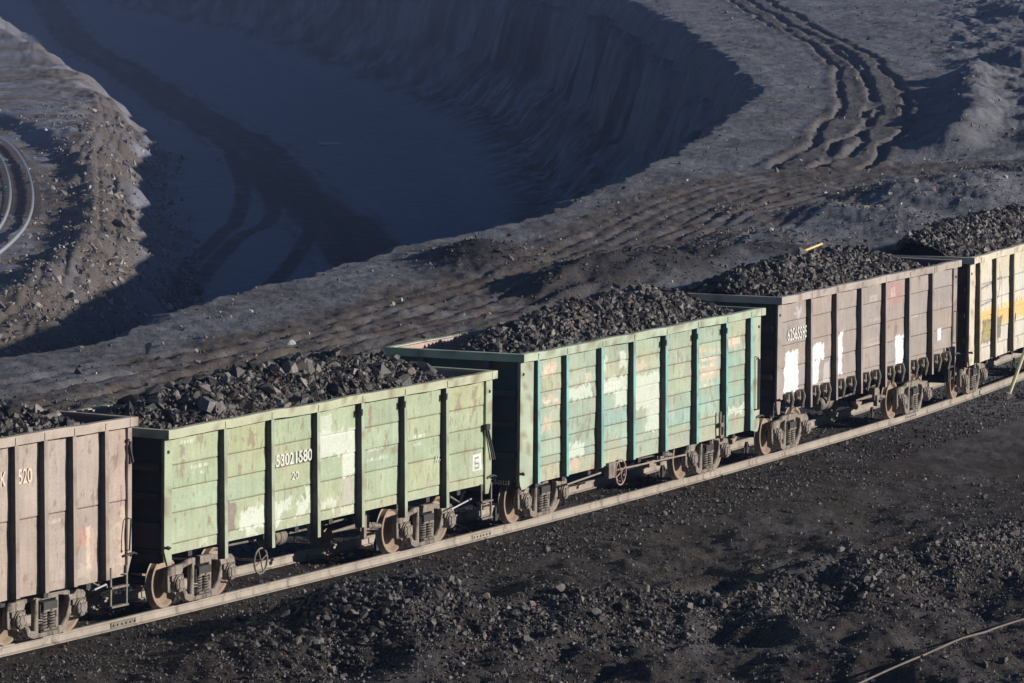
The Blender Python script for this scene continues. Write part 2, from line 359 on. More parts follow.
    gl=pnoise(F/8,R*0+.5,97)+.8*pnoise(F/3.6,R*0+.2,98)+.5*g2; cl=pit*(1-sst((s-5)/3.5)); col=mix(col,(.15,.15,.17),cl*.6); col=mix(col,(.022,.022,.027),cl*np.clip(gl*1.9+.15,0,1)*.9); col=mix(col,(.05,.048,.052),pit*(1-sst((s-12)/3))*(s>5)*np.clip(.1+g*1.8,0,1)*.7)
    b=sst((t+1)/3)*pit
    col=mix(col,(.135,.115,.098),b*np.clip(.6+g,0,1))
    col=mix(col,(.088,.072,.058),b*np.clip(lroad+.2*g,0,1)*.8)
    col=mix(col,(.052,.033,.025),pit*np.clip(haul*(.95+g2*.3),0,1))
    st_=pnoise(dh/.42,F/90,43)+.6*pnoise(dh/.9,F/60,44); col=col*(1+.45*(pit*haul*st_)[...,None]); col=mix(col,(.03,.02,.018),pit*np.exp(-((dh-3.6-.8*g)/.22)**2)*np.clip(.3+g,0,1)*.8)
    col=mix(col,(.028,.024,.026),pit*br*np.clip(.9+g2*.4,0,1))
    d4=np.minimum(np.abs(dh-4.2),9); col=mix(col,(.14,.13,.13),pit*np.exp(-(d4/.35)**2)*.3)
    mm=np.zeros_like(F)
    for (f,r,lf,lrr,h) in MOUND: mm=np.maximum(mm,np.exp(-(((F-f)/lf)**2+((R-r)/lrr)**2)))
    col=mix(col,(.040,.037,.037),np.clip(mm*1.6,0,1)*(F>120)*(F<180))
    return z,col,s,t
def build_terrain():
    Fn=13.9*5064.4/(np.linspace(720,169,780)+137.5); Fr=np.concatenate([np.linspace(15,Fn[0]*.97,40),Fn,np.arange(Fn[-1]+.5,560,.52),np.geomspace(562,3000,160)])[::-1]
    th=np.concatenate([np.linspace(-50,-7.2,60,endpoint=False),np.linspace(-7.2,7.2,1050),np.linspace(7.2,50,61)[1:]])
    F=np.repeat(Fr[:,None],len(th),1); R=F*np.tan(np.radians(th))[None]
    z,col,s,t=terrain(F,R); X,Y=toXY(F,R); n,m=F.shape
    z=np.where(F>1200,np.maximum(z,-2),z)
    i=np.arange(n*m).reshape(n,m)
    Q=np.stack([i[:-1,:-1],i[:-1,1:],i[1:,1:],i[1:,:-1]],-1).reshape(-1,4)
    V=np.stack([X,Y,z],-1).reshape(-1,3)
    a=V[Q[0,1]]-V[Q[0,0]]; b=V[Q[0,3]]-V[Q[0,0]]
    if a[0]*b[1]-a[1]*b[0]<0: Q=Q[:,::-1]
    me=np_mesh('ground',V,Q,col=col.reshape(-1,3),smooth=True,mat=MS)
    tag(link('ground',me),kind='structure')
build_terrain()
def gz(F,R):
    F=np.atleast_1d(np.asarray(F,float));R=np.atleast_1d(np.asarray(R,float)); return terrain(F,R)[0]
# ================================================================= chunks of coal
def hull(seed,n=13,flat=.75):
    r=random.Random(seed); bm=bmesh.new()
    for _ in range(n):
        v=Vector((r.gauss(0,1),r.gauss(0,1),r.gauss(0,1))).normalized()*r.uniform(.75,1.1); v.z*=flat; v.x*=1.15
        bm.verts.new(v)
    ret=bmesh.ops.convex_hull(bm,input=bm.verts); 
    bmesh.ops.triangulate(bm,faces=bm.faces); loose=[v for v in bm.verts if not v.link_faces]; bmesh.ops.delete(bm,geom=loose,context='VERTS')
    bmesh.ops.recalc_face_normals(bm,faces=bm.faces)
    bm.verts.index_update(); V=np.array([v.co[:] for v in bm.verts]); T=np.array([[v.index for v in f.verts] for f in bm.faces]); bm.free(); return V,T
HULLS=[hull(k,14+k%6) for k in range(14)]; SMALL=[hull(50+k,7) for k in range(8)]
def rotmats(n):
    q=rng.normal(size=(n,4)); q/=np.linalg.norm(q,axis=1)[:,None]; w,x,y,z=q.T
    return np.stack([1-2*(y*y+z*z),2*(x*y-z*w),2*(x*z+y*w),2*(x*y+z*w),1-2*(x*x+z*z),2*(y*z-x*w),2*(x*z-y*w),2*(y*z+x*w),1-2*(x*x+y*y)],1).reshape(n,3,3)
def chunk_arrays(P,S,colf,hulls=None,squash=None):
    """lumps of radius S at P; returns verts, tris, colours"""
    hulls=hulls or HULLS; n=len(P); Rm=rotmats(n); asp=rng.uniform(.7,1.25,(n,3)); kind=rng.integers(0,len(hulls),n); Vs=[];Ts=[];Cs=[];off=0
    col=colf(n)
    for k,(hv,ht) in enumerate(hulls):
        ix=np.where(kind==k)[0]
        if not len(ix): continue
        v=np.einsum('nij,nvj->nvi',Rm[ix],hv[None]*asp[ix][:,None,:])*S[ix][:,None,None]+P[ix][:,None,:]
        Vs.append(v.reshape(-1,3)); Ts.append((ht[None]+(np.arange(len(ix))*len(hv))[:,None,None]).reshape(-1,3)+off)
        Cs.append(np.repeat(col[ix],len(hv),0)); off+=v.shape[0]*v.shape[1]
    return np.concatenate(Vs),np.concatenate(Ts),np.concatenate(Cs)
def coalcol(lo=.022,hi=.075,warm=.12):
    def f(n):
        g=lo+(hi-lo)*rng.random(n)**3.2; w=1+rng.normal(size=n)*warm
        return np.stack([g*(1+.15*w),g*(1+.02*w),g*.94],1)
    return f
def scatter(name,label,cat,F,R,S,colf,mat=MRUB,sink=.25,hulls=None):
    z=gz(F,R); X,Y=toXY(F,R); P=np.stack([X,Y,z+S*(.55-sink)],1)
    big=S>.034
    if hulls is SMALL and big.any() and F.mean()<130:
        a=chunk_arrays(P[~big],S[~big],colf,SMALL); b=chunk_arrays(P[big],S[big]*.85,colf,HULLS)
        V=np.concatenate([a[0],b[0]]);T=np.concatenate([a[1],b[1]+len(a[0])]);Cc=np.concatenate([a[2],b[2]])
    else: V,T,Cc=chunk_arrays(P,S,colf,hulls)
    me=np_mesh(name,V,None,T,Cc,False,mat)
    return tag(link(name,me),label,cat,kind='stuff')
def rubble_near():
    n=620000
    F=rng.uniform(83,116,n); R=F*np.tan(np.radians(rng.uniform(-6.6,6.6,n)))
    X,Y=toXY(F,R); d=track_y(X)-Y
    rl=np.interp(R,[-12,-6,-3,0,3,5,8,10,12,20],[86,88,89.3,90.6,94.2,96.2,99.6,103.5,107,120])
    ridge=np.exp(-((F-rl+1.6)/2.6)**2)*sst((R+7)/5)
    mo=np.zeros(n)
    for (f,r,lf,lr,h) in MOUND: mo=np.maximum(mo,np.exp(-(((F-f)/lf)**2+((R-r)/lr)**2)*.8))
    cl=np.clip(fbm(F,R,3,3,90)*1.6+.25,0,1)
    bot=sst((92-F)/5)*.35
    p=.20+.34*ridge+.5*mo+.3*cl+bot*.2+.3*sst((R-6)/4)*np.exp(-((F-101)/6)**2)
    k=(rng.random(n)<p)&(d>1.55); F,R=F[k],R[k]; w=(ridge+mo)[k]
    S=np.clip(.0105*np.exp(rng.normal(size=len(F))*.66)*(.85+1.0*w),.007,.13)
    scatter('coal_rubble','loose dark coal rubble strewn over the ground in front of the train','coal rubble',F,R,S,coalcol(.014,.13,.3),hulls=SMALL)
    n=40000; s_=rng.uniform(-26,50,n); off=rng.uniform(-3.2,3.6,n); X=s_;Y=track_y(X)+off
    k=np.abs(np.abs(off)-.78)>.12; X,Y,off=X[k],Y[k],off[k]; F,R=toFR(X,Y); S=np.clip(.020*np.exp(rng.normal(size=len(F))*.5),.01,.07)
    scatter('track_gravel','dark coal gravel lying between and beside the rails under the train','gravel',F,R,S,coalcol(.02,.085,.3),sink=.1,hulls=SMALL)
rubble_near()
def rubble_far():
    n=240000
    F=1/rng.uniform(1/470,1/118,n); R=F*np.tan(np.radians(rng.uniform(-6.2,6.2,n)))
    z,s,t=base(F,R); mo=np.zeros(n)
    for (f,r,lf,lr,h) in MOUND: mo=np.maximum(mo,np.exp(-(((F-f)/lf)**2+((R-r)/lr)**2)))
    X,Y=toXY(F,R)
    p=np.where(s<0,.03+.75*mo+.12*np.clip(fbm(F,R,8,3,93),0,1),.0)
    sl=(s>3)&(t>-.5); p=np.where(sl,.14+.9*np.exp(-((t-3)/4.5)**2)*(F<470),p)
    k=(rng.random(n)<p)&(Y>track_y(X)+3); F,R,t,s=F[k],R[k],t[k],s[k]
    S=np.clip(.045*np.exp(rng.normal(size=len(F))*.55)*(F/200)**.6,.03,.4)
    mo=np.zeros(len(F))
    for (f,r,lf,lr,h) in MOUND: mo=np.maximum(mo,np.exp(-(((F-f)/lf)**2+((R-r)/lr)**2)))
    m=(s<1)&(mo>.3)&(F<182)
    scatter('coal_spill','dark coal pieces covering the low mounds on the grey ground behind the train','coal rubble',F[m],R[m],S[m]*.8,coalcol(.015,.09,.3),hulls=SMALL)
    a=(s<1)&~m
    scatter('spoil_stones','scattered stones and clods on the grey ground behind the train','stones',F[a],R[a],S[a]*.8,coalcol(.05,.20,.3),hulls=SMALL)
    a=s>=1
    scatter('slope_rubble','sunlit brown rubble covering the bank left of the pit floor','rubble',F[a],R[a],S[a]*1.45,coalcol(.09,.38,.6),hulls=SMALL)
rubble_far()
# ================================================================= tracks
PROF=[(-.075,-.18),(.075,-.18),(.075,-.168),(.02,-.15),(.012,-.05),(.036,-.038),(.037,-.004),(.03,0),(-.03,0),(-.037,-.004),(-.036,-.038),(-.012,-.05),(-.02,-.15),(-.075,-.168)]
def sweep(pts,prof,name,mat,parent,closed_ends=True):
    mb=MB(); n=len(prof); vs=[]; 
    for i,p in enumerate(pts):
        a=pts[max(i-1,0)]; b=pts[min(i+1,len(pts)-1)]; dx,dy=b[0]-a[0],b[1]-a[1]; L=math.hypot(dx,dy); nx,ny=-dy/L,dx/L
        for q,h in prof: vs.append((p[0]+nx*q,p[1]+ny*q,p[2]+h))
    fs=[(i*n+k,i*n+(k+1)%n,(i+1)*n+(k+1)%n,(i+1)*n+k) for i in range(len(pts)-1) for k in range(n)]
    mb.poly(vs,fs); return mb.build(name,mat,parent)
def main_track():
    root=empty('railway_track'); tag(root,'straight tan railway track half buried in coal dust carrying the train','railway track')
    xs=np.arange(-110,118,.75)
    for side in (-1,1):
        pts=[]
        for x in xs:
            h=(track_y(x+.1)-track_y(x-.1))/.2; L=math.hypot(1,h); pts.append((x-h/L*side*.797,float(track_y(x))+side*.797/L,0))
        sweep(pts,PROF,'rail',M_rail,root)
    for xj in (-6.6,7.35,33.0):                      # fishplates with bolts on the near rail
        h=float(track_y(xj+.1)-track_y(xj-.1))/.2; mb=MB()
        mb.box(-.42,.42,-.035,-.013,-.145,-.052)
        for k in range(6): mb.lathe([(0,-.062),(.018,-.062),(.022,-.05),(.022,-.03)],'y',(-.35+.14*k,0,-.098),8)
        mb.box(-.006,.006,-.0385,.0385,-.04,.0015)
        o=mb.build('fishplate',M_gear if xj<0 else M_rail,root); o.location=(xj,float(track_y(xj))-.797,0); o.rotation_euler=(0,0,math.atan(h))
main_track()
def left_track():
    root=empty('railway_track'); tag(root,'curved railway track at the far left edge beside the pit bank','railway track')
    P=[]; 
    for f,r in smooth_line(CURVE[::8],14): P.append((f,r))
    P=np.array(P); X,Y=toXY(P[:,0],P[:,1]); Z=np.convolve(np.pad(gz(P[:,0],P[:,1]),6,'edge'),np.ones(13)/13,'valid')+.42
    for side in (-1,1):
        pts=[]
        for i in range(len(X)):
            a=max(i-1,0);b=min(i+1,len(X)-1); dx,dy=X[b]-X[a],Y[b]-Y[a];L=math.hypot(dx,dy); pts.append((X[i]-dy/L*.78*side,Y[i]+dx/L*.78*side,Z[i]))
        sweep(pts,[(q*1.3,h) for q,h in PROF],'rail',M_paleR,root)
    pr=MB().box(-.12,.12,-1.35,1.35,-.34,-.19).mesh('sleeper',M_sleep); acc=0; cnt=0
    L=np.concatenate([[0],np.cumsum(np.hypot(np.diff(X),np.diff(Y)))]); s=0
    while s<L[-1]:
        x=np.interp(s,L,X);y=np.interp(s,L,Y);z=np.interp(s,L,Z);x2=np.interp(s+.5,L,X);y2=np.interp(s+.5,L,Y)
        f,r=toFR(x,y)
        if abs(r/f)<.112 and cnt<98: 
            o=link('sleeper',pr,root); o.location=(x,y,z+random.uniform(-.02,.02)-.13); o.rotation_euler=(0,0,math.atan2(y2-y,x2-x)); cnt+=1
        s+=1.25
left_track()
# ================================================================= wagon parts
def side_frame_mesh():
    cu=bpy.data.curves.new('sf','CURVE'); cu.dimensions='2D'; cu.fill_mode='BOTH'; cu.extrude=.045; cu.bevel_depth=.012; cu.bevel_resolution=0
    half=[(0,.87),(.40,.86),(.62,.80),(.86,.79),(1.08,.775),(1.17,.71),(1.20,.60),(1.19,.36),(1.13,.33),(1.09,.36),(1.09,.56),(1.04,.63),(.82,.64),(.76,.58),(.745,.40),(.69,.36),(.57,.14),(.42,.085),(0,.085)]
    out=half+[(-x,z) for x,z in reversed(half[1:-1])]
    hs=[[(.335,.785),(.66,.735),(.70,.64),(.60,.36),(.48,.20),(.335,.20)],[(0,.74),(.275,.74),(.275,.175),(0,.175),(-.275,.175),(-.275,.74)]]
    hs.append([(-x,z) for x,z in hs[0]])
    def spl(pts):
        s=cu.splines.new('POLY'); s.points.add(len(pts)-1); s.use_cyclic_u=True
        for p,(x,z) in zip(s.points,pts): p.co=(x,z,0,1)
    spl(out); [spl(h) for h in hs]
    o=bpy.data.objects.new('t',cu); C.objects.link(o); dg=bpy.context.evaluated_depsgraph_get(); me=bpy.data.meshes.new_from_object(o.evaluated_get(dg))
    bpy.data.objects.remove(o); me.transform(Matrix.Rotation(math.pi/2,4,'X')); me.name='side_frame'
    me.materials.clear(); me.materials.append(M_bogie); return me
SF=side_frame_mesh()
def mk_wheel():
    return MB().lathe([(.09,-.09),(.13,-.09),(.13,-.06),(.16,-.035),(.36,-.005),(.40,-.05),(.41,-.065),(.465,-.065),(.472,.02),(.478,.035),(.505,.045),(.505,.06),(.49,.07),(.41,.068),(.40,.055),(.36,.02),(.16,.03),(.13,.08),(.09,.09)],'y',(0,0,0),40).mesh('wheel',M_wheel,True)
WH=mk_wheel()
AX=MB().lathe([(0,-1.1),(.06,-1.1),(.065,-.98),(.085,-.95),(.085,.95),(.065,.98),(.06,1.1),(0,1.1)],'y',(0,0,0),14).mesh('axle',M_under,True)
def mk_box():
    mb=MB(); mb.lathe([(.0,-.20),(.09,-.20),(.095,-.185),(.13,-.18),(.15,-.165),(.15,-.14),(.165,-.13),(.165,.10),(.0,.10)],'y',(0,0,0),20)
    for k in range(4):
        a=math.pi/4+k*math.pi/2; mb.lathe([(0,-.20),(.018,-.20),(.018,-.17)],'y',(.115*math.cos(a),0,.115*math.sin(a)),6)
    mb.box(-.2,.2,-.10,.08,.06,.155); return mb.mesh('axle_box',M_bogie,True)
AB=mk_box()
def mk_spring():
    mb=MB(); P=[]
    for k in range(6*14+1):
        a=k/14*2*math.pi; P.append((.075*math.cos(a),.075*math.sin(a),.23+.30*k/(6*14)))
    mb.tube(P,.0165,6); mb.lathe
    for z in (.215,.545): mb.box(-.10,.10,-.10,.10,z-.015,z+.015)
    return mb.mesh('coil_spring',M_bogie,True)
SP=mk_spring()
def mk_bolster():
    mb=MB(); mb.box(-.21,.21,-1.16,-.80,.56,.70); mb.box(-.21,.21,.80,1.16,.56,.70); mb.box(-.19,.19,-.80,.80,.50,.80); mb.lathe([(0,-.0),(.2,0)],'y',(0,0,0),6)
    mb.box(-.28,.28,-.45,.45,.80,.93); mb.box(-.25,.25,-1.13,-.9,.17,.20); mb.box(-.25,.25,.9,1.13,.17,.20)
    # wedges beside the springs and brake beams with shoes
    for s in (-1,1):
        for x in (-.235,.235): mb.box(x-.02,x+.02,s*1.02-.09,s*1.02+.09,.40,.66)
        for x in (-1,1): mb.box(x*.40-.03,x*.40+.03,s*.78-.06,s*.78+.06,.30,.62)
    for x in (-.40,.40): mb.tube([(x,-.8,.42),(x,.8,.42)],.035,8)
    return mb.mesh('bogie',M_under)
BO=mk_bolster()
def bogie(x,parent,flip=False):
    b=link('bogie',BO,parent); b.location=(x,0,0)
    for s in (-1,1):
        o=link('side_frame',SF,b); o.location=(0,s*1.03,0)
        for xx in (-.115,.115):
            o=link('coil_spring',SP,b); o.location=(xx,s*1.06,0)
        for xx in (-.925,.925):
            o=link('axle_box',AB,b); o.location=(xx,s*1.03,.478); o.rotation_euler=(0,0,0 if s<0 else math.pi)
            o=link('wheel',WH,b); o.location=(xx,s*.79,.478); o.rotation_euler=(0,0,0 if s<0 else math.pi)
    for xx in (-.925,.925): o=link('axle',AX,b); o.location=(xx,0,.478)
    return b
def handwheel(parent,x,y,z,r=.26,mat=None,axis='y'):
    mb=MB(); P=[(r*math.cos(a),0,r*math.sin(a)) for a in [2*math.pi*k/24 for k in range(25)]]; mb.tube(P,.019,7,False)
    for k in range(4):
        a=k*math.pi/2+.4; mb.tube([(0,.0,0),(r*math.cos(a),0,r*math.sin(a))],.014,6)
    mb.tube([(0,-.03,0),(0,.75,0)],.025,8)
    o=mb.build('handwheel',mat or M_gear,parent,True); o.location=(x,y,z); return o
def text_mesh(s,h,w=None,bold=0.0,spacing=1.0):
    cu=bpy.data.curves.new('txt','FONT'); cu.body=s; cu.size=1; cu.extrude=.002; cu.offset=bold; cu.space_character=spacing; cu.resolution_u=4
    o=bpy.data.objects.new('t',cu); C.objects.link(o); dg=bpy.context.evaluated_depsgraph_get(); me=bpy.data.meshes.new_from_object(o.evaluated_get(dg)); bpy.data.objects.remove(o)
    n=len(me.vertices); co=np.zeros(n*3); me.vertices.foreach_get('co',co); co=co.reshape(-1,3)
    co[:,0]-=co[:,0].min(); co[:,1]-=co[:,1].min(); k=h/co[:,1].max(); kx=(w/co[:,0].max()) if w else k
    V=np.stack([co[:,0]*kx,-co[:,2],co[:,1]*k],1); me.vertices.foreach_set('co',V.ravel()); me.update(); me.name='lettering'; return me
def letter(parent,s,x,z,h,w,mat=M_white,y=-1.472,bold=.0):
    me=text_mesh(s,h,w,bold); me.materials.clear(); me.materials.append(mat); o=link('lettering',me,parent); o.location=(x,y,z); return o
def side_grid(x0,x1,z0,z1,seams,sec,paintf,seed,buckle=.016):
    """outer skin of a side: planks lapped at the seams, slightly buckled, painted vertex by vertex"""
    nx=int((x1-x0)/.028); zs=list(np.arange(z0,z1,.03))+[z1]
    for s in seams: zs+=[s-.012,s-.004,s+.004,s+.012]
    zs=np.array(sorted(set(np.round(zs,4)))); xs=np.linspace(x0,x1,nx)
    Xg,Zg=np.meshgrid(xs,zs); y=np.zeros_like(Xg)
    plank=np.searchsorted(np.array(sorted(seams)),Zg)
    for s in seams: y+= .022*np.exp(-((Zg-s)/.007)**2)
    y+=fbm(Xg,Zg,.9,3,seed)*buckle
    for s in sorted(seams): y-= .006*np.clip(1-(Zg-s)/.25,0,1)*(Zg>s)
    section=np.searchsorted(np.array(sorted(sec)),Xg)
    col=paintf(Xg,Zg,plank,section)
    n,m=Xg.shape; i=np.arange(n*m).reshape(n,m); Q=np.stack([i[:-1,:-1],i[:-1,1:],i[1:,1:],i[1:,:-1]],-1).reshape(-1,4)
    V=np.stack([Xg,-1.45+y,Zg],-1).reshape(-1,3)
    # inner skin, so that the wall has thickness
    Vi=np.array([[x0,-1.40,z0],[x1,-1.40,z0],[x1,-1.40,z1],[x0,-1.40,z1],[x0,-1.45,z0],[x1,-1.45,z0],[x1,-1.45,z1],[x0,-1.45,z1]]); k=len(V)
    Qi=np.array([[0,3,2,1],[0,1,5,4],[1,2,6,5],[2,3,7,6],[3,0,4,7]])+k
    return np.concatenate([V,Vi]),np.concatenate([Q,Qi]),np.concatenate([col.reshape(-1,3),np.tile(INNER,(8,1))])
INNER=np.array((.2,.15,.13))
def rect(col,X,Z,x0,x1,z0,z1,c,jag=.04,op=1,seed=0,slant=0):
    e=fbm(X,Z,.16,3,200+seed)*jag*2
    xx=X-slant*(Z-z0)
    d=np.minimum(np.minimum(xx-x0,x1-xx),np.minimum(Z-z0,z1-Z))+e
    w=np.clip(d/.012+.5,0,1)*op*np.clip(1.15+fbm(X,Z,.35,3,210+seed)*.5,0,1)
    return col+(np.array(c)-col)*w[...,None]
def weather(col,X,Z,plank,sec,seams,seed,rustc=(.16,.075,.04),amt=1.0,dust=(.30,.25,.20),z0=1.1,tint=.06):
    r=np.random.default_rng(seed); tab=1+r.normal(size=(40,40))*tint; col=col*tab[plank,sec][...,None]
    hue=r.normal(size=(40,40))*.03; col=col*(1+hue[plank,sec][...,None]*np.array((1,0,-1)))
    # vertical run-off streaks, slightly lighter/darker
    st=fbm(X/.11,Z/1.1,1,4,seed); col=col*(1+.10*st[...,None])
    for s in seams:      # run-off below each lap
        run=np.clip(1-(s-Z)/.28,0,1)*(Z<s)*np.clip(pnoise(X/.07,X*0+s,seed+2)*1.6+.1,0,1); col=col+(np.array(rustc)*1.6-col)*(run*.38*amt)[...,None]
    col=col*(1+.10*fbm(X,Z,.8,4,seed+3)[...,None])
    # grime creeping from the seams
    g=np.zeros_like(X)
    for s in seams:
        g=np.maximum(g,np.exp(-np.abs(Z-s)/.045)*np.clip(.25+fbm(X,Z,.45,4,seed+5)*1.3,0,1))
    col=col+(np.array(rustc)*1.3-col)*(g*.55*amt)[...,None]
    for s in seams: col=col*(1-.72*np.exp(-((Z-s)/.008)**2))[...,None]
    n=fbm(X,Z/1.6,.42,5,seed+9,.6); m=np.clip((n-.78+.08*amt)/.12,0,1)*.6
    col=col+(np.array(rustc)-col)*m[...,None]
    n=fbm(X/.5,Z/1.8,.25,4,seed+19,.6); m=np.clip((n-.62)/.10,0,1)*.6*amt
    col=col+(np.array(rustc)*.7-col)*m[...,None]
    d=np.clip((z0+.45-Z)/.45,0,1)*np.clip(.45+fbm(X,Z,.3,4,seed+12),0,1)*.75
    col=col+(np.array(dust)-col)*d[...,None]
    return np.clip(col,.005,.9)
def bars(col,X,Z,x,z,w,h,c,seed=0,op=.8,n=None):
    """a run of stencilled marks too small to read"""
    n=n or int(w/(h*.72)); r=np.random.default_rng(seed); step=w/n
    for k in range(n):
        if r.random()<.12: continue
        a=x+k*step; ww=step*r.uniform(.5,.75)
        m=(X>a)&(X<a+ww)&(Z>z)&(Z<z+h*r.uniform(.8,1)); hole=(X>a+ww*.3)&(X<a+ww*.7)&(np.abs(Z-z-h*r.uniform(.35,.65))<h*.15)
        m=m&~hole; col=col+(np.array(c)-col)*(m*op)[...,None]
    return col
def painted(name,mb,parent,base,seed,rustc=(.16,.08,.05),mat=None,amt=1.0,dx=.25,warp=0):
    """a part of the wagon with weathered paint held per vertex"""
    bm=bmesh.new(); me=mb.mesh(name); bm.from_mesh(me)
    for ax in range(3):
        co=[v.co[ax] for v in bm.verts]; lo,hi=min(co),max(co); st=dx if ax!=2 else .12
        n=int((hi-lo)/st)
        for k in range(1,n):
            p=[0,0,0];p[ax]=lo+(hi-lo)*k/n; no=[0,0,0];no[ax]=1
            bmesh.ops.bisect_plane(bm,geom=bm.verts[:]+bm.edges[:]+bm.faces[:],plane_co=p,plane_no=no)
    bm.to_mesh(me); bm.free()
    n=len(me.vertices); co=np.zeros(n*3); me.vertices.foreach_get('co',co); co=co.reshape(-1,3)
    if warp:
        k=fbm(co[:,0],co[:,1]*.2,1.6,3,seed+9); k2=fbm(co[:,0],co[:,1]*.2+9,1.3,3,seed+8); co2=co.copy(); co2[:,2]+=k*warp; co2[:,1]+=k2*warp*1.2; me.vertices.foreach_set('co',co2.ravel())
    c=np.tile(np.array(base,float),(n,1)); q=fbm(co[:,0]+co[:,1]*.7,co[:,2],.8,3,seed); c*=(1+.2*q)[:,None]
    m=np.clip((fbm(co[:,0]*1.3+co[:,1],co[:,2],.35,3,seed+2)-.28)/.2,0,1)*amt; c=c+(np.array(rustc)-c)*m[:,None]
    a=me.color_attributes.new('paint','FLOAT_COLOR','POINT'); cc=np.ones((n,4),np.float32); cc[:,:3]=np.clip(c,.01,.9); a.data.foreach_set('color',cc.ravel())
    me.materials.append(mat or MPAINT); return link(name,me,parent)
def wagon(spec):
    root=empty('gondola_wagon'); tag(root,spec['label'],'freight wagon','open coal wagons coupled in one train')
    root.location=(spec['x'],spec['y'],0); root.rotation_euler=(0,0,spec['h'])
    H=spec['H']; zb=spec['zb']; base=spec['base']; post=spec.get('post',base); seams=spec['seams']; inn=np.array(spec['inner']); L=6.3; ch=.165; sd=spec['seed']
    global INNER; INNER=inn
    posts=spec['posts']
    # ---- near and far side
    xr0,xr1=-L+.02,L-.02
    V,Q,cc=side_grid(xr0,xr1,zb,H-.02,seams,posts,spec['paint'],sd)
    link('side_wall',np_mesh('side_wall',V,Q,col=cc,smooth=True,mat=MPAINT),root)
    # far side: its inner face is what shows above the load
    def innerpaint(X,Z,plank,sec): return weather(np.zeros(X.shape+(3,))+inn,X,Z,plank,sec,seams,sd+70,amt=.7,z0=zb)
    V,Q,cc=side_grid(xr0,xr1,zb,H-.02,seams,[0],innerpaint,sd+1); V=V*np.array((1,1,1)); V[:,1]=V[:,1]+2.86+.0
    link('side_wall',np_mesh('side_wall',V,Q,col=cc,smooth=True,mat=MPAINT),root)
    # ---- end walls with horizontal ribs
    for s in (-1,1):
        mb=MB(); x=s*(L-.05); mb.box(min(x-s*.03,x+s*.005),max(x-s*.03,x+s*.005),-1.38,1.385,zb+.11,H-.025)
        nz=4
        for k in range(1,nz): 
            z=zb+(H-ch-zb)*k/nz; mb.box(min(x+s*.05,x+s*.13),max(x+s*.05,x+s*.13),-1.38,1.38,z-.06,z+.06)
        for y in (-.75,.75): mb.box(min(x+s*.051,x+s*.17),max(x+s*.051,x+s*.17),y-.07,y+.07,zb-.1,H-ch-.002)
        painted('end_wall',mb,root,spec['endc'],sd+20+s,dx=.5)
        mb=MB(); x=s*(L-.10); mb.box(min(x,x-s*.02),max(x,x-s*.02),-1.375,1.375,zb+.12,H-.03); painted('end_lining',mb,root,tuple(inn*.9),sd+90+s,dx=.4)
    # ---- top rail: one rectangular ring
    mb=MB(); t=.13; x=6.37;y=1.6; z0,z1=H-ch,H
    mb.box(-x,x,-y,-y+t,z0,z1); mb.box(-x,x,y-t,y,z0,z1); mb.box(-x,-x+t,-y+t,y-t,z0,z1-.003); mb.box(x-t,x,-y+t,y-t,z0,z1-.003)
    for px in posts: mb.box(px-.09,px+.09,-y-.012,-y+.01,z0+.01,z1-.03)
    mb.box(-x-.006,-x+.22,-y-.008,-y+.05,z0+.004,z1-.006); mb.box(x-.22,x+.006,-y-.008,-y+.05,z0+.004,z1-.006)
    painted('top_rail',mb,root,spec.get('rail',base),sd+3,dx=.2,amt=.6,warp=.018)
    # ---- posts
    for i,px in enumerate(posts):
        for s in (-1,1):
            w=.055; b=spec['pb'][i] if isinstance(spec['pb'],list) else spec['pb']
            mb=MB(); y0,yt,yb=s*1.44,s*1.565,s*1.60
            mb.poly([(px-w,y0,b),(px+w,y0,b),(px+w,yb,b+.02),(px-w,yb,b+.02),(px-w,y0,H-ch),(px+w,y0,H-ch),(px+w,yt,H-ch),(px-w,yt,H-ch)],
              [(0,3,2,1),(4,5,6,7),(0,1,5,4),(1,2,6,5),(2,3,7,6),(3,0,4,7)])
            o=painted('post',mb,root,post,sd+30+i,dx=.3,amt=.5); o.data.materials.append(M_post_shade)
            for pl in o.data.polygons: pl.material_index=1 if abs(pl.normal.x)>.7 else 0  # shade painted into the colour of both side faces of each post
            if spec.get('bolt') and s<0 and i in spec['bolt']:
                bm_=MB().tube([(px-w-.03,-1.53,H-.38),(px-w-.03,-1.60,H-.38)],.03,8); bm_.box(px-w-.05,px-w,-1.60,-1.56,H-.36,H-.28); bm_.build('hook',M_black,root,True)
    # ---- corner plates
    for s in (-1,1):
        for q in (-1,1):
            cw=spec['cw']; x0=s*6.335; x1=s*(6.335-cw); zc=spec['zc']; pts=[(x0,zc+.28),(x0-s*.12,zc),(x0-s*.12-s*.14,zc),(x1,zb+.02),(x1,H-ch-.003),(x0,H-ch-.003)]
            if spec.get('rounded'): pts=[(x0,zc+.22),(x0-s*.03,zc+.1),(x0-s*.10,zc),(x0-s*.2,zc),(x1,zb+.02),(x1,H-ch-.003),(x0,H-ch-.003)]
            mb=MB().prism(pts,q*1.462,q*1.50); o=painted('corner_plate',mb,root,base,sd+50+s,dx=.2,amt=.55)
            if q<0:
                mb=MB(); xx=x0-s*.12; mb.lathe([(0,-1.52),(.03,-1.52),(.035,-1.50)],'y',(xx,0,H-.42),8); mb.build('bolt',M_black,root)
                mb=MB(); mb.tube([(x0-s*.2,-1.50,zc+.32),(x0-s*.02,-1.56,zc+.36),(x0+s*.02,-1.60,zc+.33)],.025,7); mb.build('rope_hook',M_black,root,True)
    # ---- floor and underframe
    mb=MB(); mb.box(-6.28,6.28,-1.4,1.4,zb+.02,zb+.1); mb.box(-6.2,6.2,-.22,.22,.92,zb+.02)
